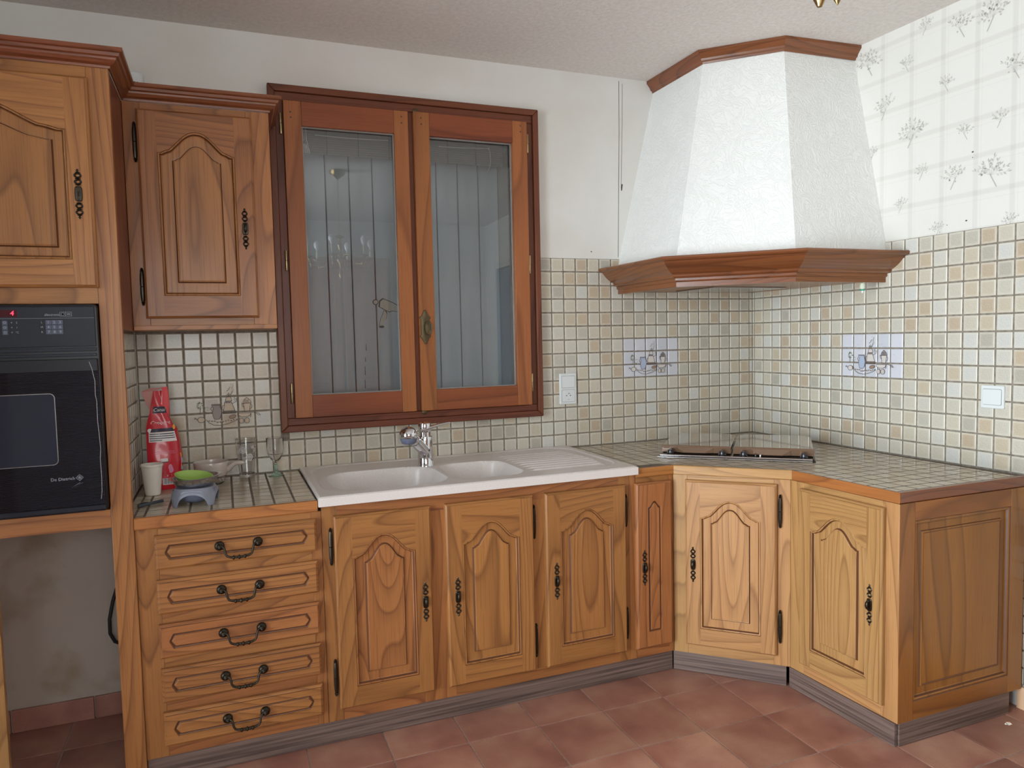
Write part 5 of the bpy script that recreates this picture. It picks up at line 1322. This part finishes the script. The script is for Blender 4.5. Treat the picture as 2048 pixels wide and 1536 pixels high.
for r, h in ((.02, -.0135), (.55, -.0125), (.80, -.004), (.97, .010), (1.0, .0125), (.985, .0130), (.93, .010), (.78, -.001), (.5, -.010), (.02, -.0108)):
    rs.append([(.059*r*math.cos(2*PI*k/40), .050*r*math.sin(2*PI*k/40), h) for k in range(40)])
b.rings(rs, True, True, True, mats=[0]*3+[1]*2+[0]*5); fixn(b.build('dish', ['green_melamine', 'green_rim'], gd, smooth=.8))
# pen
pn = thing('grey_pen', 'dark grey marker pen lying in front of the foam cup', 'pen', (-2.7430, -.4400, .0062), math.atan2(.057, .070))
b = MB(); b.lathe([(.004, -.044), (.0056, -.043), (.0058, -.012)], axis='x', seg=14); b.build('cap', 'pen_grey', pn, smooth=.6)
b = MB(); b.lathe([(.0052, -.0118), (.0054, .036), (.0050, .043), (.003, .044)], axis='x', seg=14); b.build('barrel', 'pen_grey', pn, smooth=.6)
b = MB(); b.box(-.042, -.008, -.0012, .0012, .0058, .0070); b.build('clip', 'print_black', pn)
# glass dish under the stoneware pan
gr = thing('glass_ramekin', 'small clear glass dish under the cream pan', 'dish', (-2.560, -.150, .0004))
b = MB(); b.lathe([(.0005, 0), (.034, 0), (.040, .006), (.043, .024), (.043, .0285), (.040, .0285), (.038, .010), (.030, .005), (.0005, .005)], seg=32); fixn(b.build('dish', 'drinking_glass', gr, smooth=.7))
pa = thing('stoneware_pan', 'small cream glazed stoneware pan with stub handle, behind the scale', 'pan', (-2.5640, -.150, .0292))
b = MB(); b.lathe([(.0005, 0), (.046, 0), (.052, .003), (.0575, .016), (.0590, .040), (.0600, .0525), (.0592, .0545), (.0565, .0535), (.0550, .040), (.0530, .014), (.046, .006), (.0005, .005)], seg=48); fixn(b.build('pan', 'stoneware', pa, smooth=.7))
b = MB(); b.tube([(.052, -.012, .020), (.060, -.016, .026), (.070, -.020, .036), (.082, -.024, .0445), (.096, -.028, .0470), (.108, -.031, .0465), (.115, -.033, .0455)], [.0095, .0110, .0092, .0082, .0082, .0078, .005], 14); b.build('handle', 'stoneware', pa, smooth=.9)
# tumbler with white printed flowers
tu = thing('tumbler', 'clear glass tumbler with white printed flowers beside the wine glass', 'glass', (-2.4385, -.060, .0004))
b = MB(); b.lathe([(.0005, 0), (.0245, 0), (.0265, .003), (.0275, .010), (.0385, .148), (.0375, .1488), (.0368, .148), (.0262, .016), (.0225, .012), (.0005, .011)], seg=40); fixn(b.build('glass', 'drinking_glass', tu, smooth=.6))
b = MB(); rr = random.Random(5)
def on_glass(a, z): r = .0275+(z-.010)*.0797+.0006; return (r*math.cos(a), r*math.sin(a), z)
def disc(a, z, r0, r1, n=14):
    rad = .0275+(z-.010)*.0797
    b.rings([[on_glass(a+r*math.cos(2*PI*k/n)/rad, z+r*math.sin(2*PI*k/n)) for k in range(n)] for r in (r0, r1)])
for a, z, r in ((-1.95, .108, .013), (-1.25, .080, .013), (-2.7, .075, .009), (-.5, .105, .010), (.4, .08, .012), (1.4, .105, .012), (2.3, .08, .012), (-1.9, .075, .006), (-.9, .118, .006)):
    disc(a, z, r, r*.78); disc(a, z, r*.6, r*.42); disc(a, z, r*.25, .0002)
for k in range(46):
    a, z = rr.uniform(0, 2*PI), rr.uniform(.058, .122); l = rr.uniform(.004, .009); t_ = rr.uniform(0, PI); rad = .036
    p = [(0, 0), (l*.5, l*.25), (l, 0), (l*.5, -l*.25)]
    b.add([on_glass(a+(x*math.cos(t_)-y*math.sin(t_))/rad, z+x*math.sin(t_)+y*math.cos(t_)) for x, y in p], [(0, 1, 2, 3)])
b.build('flower_print', 'print_white', tu)
wg = thing('wine_glass', 'small clear wine glass with pale green foot left of the sink', 'glass', (-2.3335, -.088, .0004))
b = MB(); b.lathe([(.0050, .049), (.0085, .054), (.0190, .066), (.0285, .085), (.0315, .105), (.0325, .147), (.0320, .1475), (.0312, .146), (.0302, .105), (.027, .087), (.017, .069), (.006, .060), (.0005, .0585)], seg=36); fixn(b.build('bowl', 'drinking_glass', wg, smooth=.8))
b = MB(); b.lathe([(.0005, 0), (.0285, 0), (.0290, .0015), (.020, .004), (.0095, .010), (.0068, .016), (.0085, .022), (.0065, .027), (.0060, .034), (.0085, .039), (.0062, .044), (.0052, .0488), (.0005, .0488)], seg=28); fixn(b.build('foot', 'green_glass', wg, smooth=.8))
# container on top of the wall cabinet
so = thing('plastic_tub', 'white round plastic tub with dark slots on top of the wall cabinet', 'tub', (-2.7440, -.225, 1.3085))
b = MB(); b.lathe([(.0005, 0), (.030, 0), (.031, .062), (.0305, .064), (.0305, .090), (.031, .092), (.031, .118), (.026, .124), (.0005, .125)], seg=36); fixn(b.build('tub', 'white_plastic', so, smooth=.6))
b = MB()
for k in range(22):
    a = 2*PI*k/22; c, s = math.cos(a), math.sin(a); b.add([(.0312*c-.0022*s, .0312*s+.0022*c, .074), (.0312*c+.0022*s, .0312*s-.0022*c, .074), (.0312*c+.0022*s, .0312*s-.0022*c, .088), (.0312*c-.0022*s, .0312*s+.0022*c, .088)], [(0, 1, 2, 3)])
b.build('slots', 'print_black', so)
# cable in the alcove
b = MB(); b.tube([(-2.8425, -.10, -.22), (-2.862, -.10, -.27), (-2.892, -.11, -.336), (-2.912, -.12, -.40), (-2.924, -.125, -.459), (-2.925, -.125, -.511), (-2.912, -.12, -.545), (-2.885, -.11, -.565), (-2.8425, -.10, -.585)], .0062, 10)
tag(b.build('power_cable', 'rubber', smooth=.8), 'thick black cable looping inside the open space under the oven', 'cable')
# flake of clear plastic on the floor
b = MB(); b.add([(0, 0, .002), (.012, .003, .006), (.028, .001, .003), (.026, -.009, .001), (.010, -.010, .001)], [(0, 1, 2, 3, 4)])
tag(b.build('plastic_scrap', 'drinking_glass', loc=(-.105, -1.415, FL+.003)), 'tiny scrap of clear plastic on the floor by the cabinet end', 'scrap')

# ---------------------------------------------------------------- chandelier (its lowest tips show at the top edge of the frame)
cc = (-1.71, -2.255)
ch = thing('chandelier', 'gold chandelier with candle bulbs, its lowest tips showing below the ceiling', 'chandelier', (cc[0], cc[1], -.011))
b = MB(); b.lathe([(.055, 1.7155), (.050, 1.690), (.030, 1.672), (.012, 1.660), (.004, 1.655)], seg=24); b.build('ceiling_rose', 'gold', ch, smooth=.7)
b = MB()
for k in range(14):
    z = 1.64-k*.027; rs = [(.006*math.cos(2*PI*j/10)*(1 if k % 2 else .2), .006*math.cos(2*PI*j/10)*(.2 if k % 2 else 1), z+.016*math.sin(2*PI*j/10)) for j in range(11)]; b.tube(rs, .0016, 5, cap=False)
b.build('chain', 'gold', ch)
b = MB(); b.lathe([(.0005, 1.275), (.030, 1.262), (.034, 1.255), (.012, 1.245), (.008, 1.22), (.018, 1.20), (.009, 1.17), (.012, 1.14), (.024, 1.12), (.028, 1.10), (.014, 1.08), (.007, 1.065), (.010, 1.055), (.004, 1.044), (.004, 1.030), (.011, 1.012), (.014, .992), (.008, .975), (.0005, .963)], seg=20); b.build('stem', 'gold', ch, smooth=.7)
am = []
for k in range(6):
    a = math.radians(52+60*k); e = bpy.data.objects.new('arm', None)
    if not am:
        b = MB(); b.tube([(.02, 0, 1.115), (.05, 0, 1.135), (.085, 0, 1.130), (.115, 0, 1.095), (.150, 0, 1.062), (.190, 0, 1.058), (.218, 0, 1.082), (.222, 0, 1.105)], [.006, .0055, .005, .005, .0055, .006, .005, .005], 8)
        b.lathe([(.004, 1.046), (.010, 1.058), (.012, 1.066), (.005, 1.078)], (.205, 0, 0), seg=12); b.lathe([(.006, 1.100), (.026, 1.112), (.030, 1.117), (.008, 1.116), (.0085, 1.122)], (.222, 0, 0), seg=16)
        o = b.build('arm', 'gold', ch, smooth=.8); b = MB(); b.lathe([(.0085, 1.122), (.0085, 1.178), (.006, 1.180)], (.222, 0, 0), seg=12); c1 = b.build('candle_sleeve', 'bulb_cream', o, smooth=.6)
        b = MB(); b.lathe([(.007, 1.180), (.012, 1.192), (.0225, 1.213), (.0225, 1.228), (.014, 1.244), (.0005, 1.249)], (.222, 0, 0), seg=16); c2 = b.build('bulb', 'bulb_white', o, smooth=1.0); am = [o, c1, c2]
    else:
        o = am[0].copy(); COL.objects.link(o); o.parent = ch
        for c in am[1:]: c = c.copy(); COL.objects.link(c); c.parent = o
    o.rotation_euler = (0, 0, a)

# ---------------------------------------------------------------- rest of the room behind the camera (seen in the panes, oven glass and chrome)
dr_ = bpy.data.objects.new('door_1', None); COL.objects.link(dr_); struct(dr_)
dr_.location = (XR+3.55*c_+.0*s_, 3.55*s_, 0); dr_.rotation_euler = (0, 0, AR)
bx('door_leaf', 'door_blue', dr_, -.40, .40, -.03, -.002, FL+.006, 1.20); bx('door_frame', 'door_white', dr_, -.47, -.405, -.045, -.002, FL+.004, 1.27); bx('door_frame', 'door_white', dr_, .405, .47, -.045, -.002, FL+.004, 1.27); bx('door_frame', 'door_white', dr_, -.405, .405, -.045, -.002, 1.205, 1.27)
for x in (-.30, .03):
    for z in (-.72, -.2, .32, .84): bx('door_panel', 'door_blue', dr_, x, x+.27, -.038, -.0302, z, z+.44 if z < .8 else z+.30, .003)
dk = thing('kitchen_dresser', 'tall chestnut dresser with arched doors against the wall behind the camera', 'cabinet', (-1.90, -4.415, 0), 0)
bx('carcass', 'chestnut_z', dk, 0, .92, 0, .42, FL+.004, 1.30, .003)
for x in (.03, .47): D_ = arched_door(dk, -x-.42, .05, .42, 1.15, yb=-.4205, pull=.05, pz=.5); D_.location = (x+.21, .0, .05+.575); D_.rotation_euler = (0, 0, PI); D_.location.y = 0; D_.location.y = 0
for x in (.03, .47): D_ = arched_door(dk, -x-.42, FL+.05, .42, .75, yb=-.4205, pull=.05, pz=.4); D_.location = (x+.21, .0, FL+.05+.375); D_.rotation_euler = (0, 0, PI)
for k, (y, mat) in enumerate(((-1.16, 'curtain_cream'), (-3.75, 'curtain_brown'))):
    b = MB(); pts = []
    for j in range(41): pts.append((XL+.08+.025*math.sin(j*1.1), y-.14+.30*j/40))
    b.rings([[(x, yy, FL+.03) for x, yy in pts], [(x, yy, 1.45) for x, yy in pts]], False); b.rings([[(x+.002, yy, FL+.03) for x, yy in pts], [(x+.002, yy, 1.45) for x, yy in pts]], False)
    tag(b.build('curtain', mat, smooth=True), ('cream curtain at the near side of the left glazed opening', 'orange brown curtain at the far side of the left glazed opening')[k], 'curtain')
b = MB(); b.tube([(XL+.08, -4.35, 1.47), (XL+.08, -0.95, 1.47)], .012, 10); tag(b.build('curtain_rail', 'brass', smooth=.8), 'brass curtain rail above the left glazed opening', 'rail')

# everything above is measured from the worktop: lift it so that the floor is at zero
for o in list(bpy.data.objects):
    if o.parent is None and o.type in ('MESH', 'EMPTY'): o.location.z += H
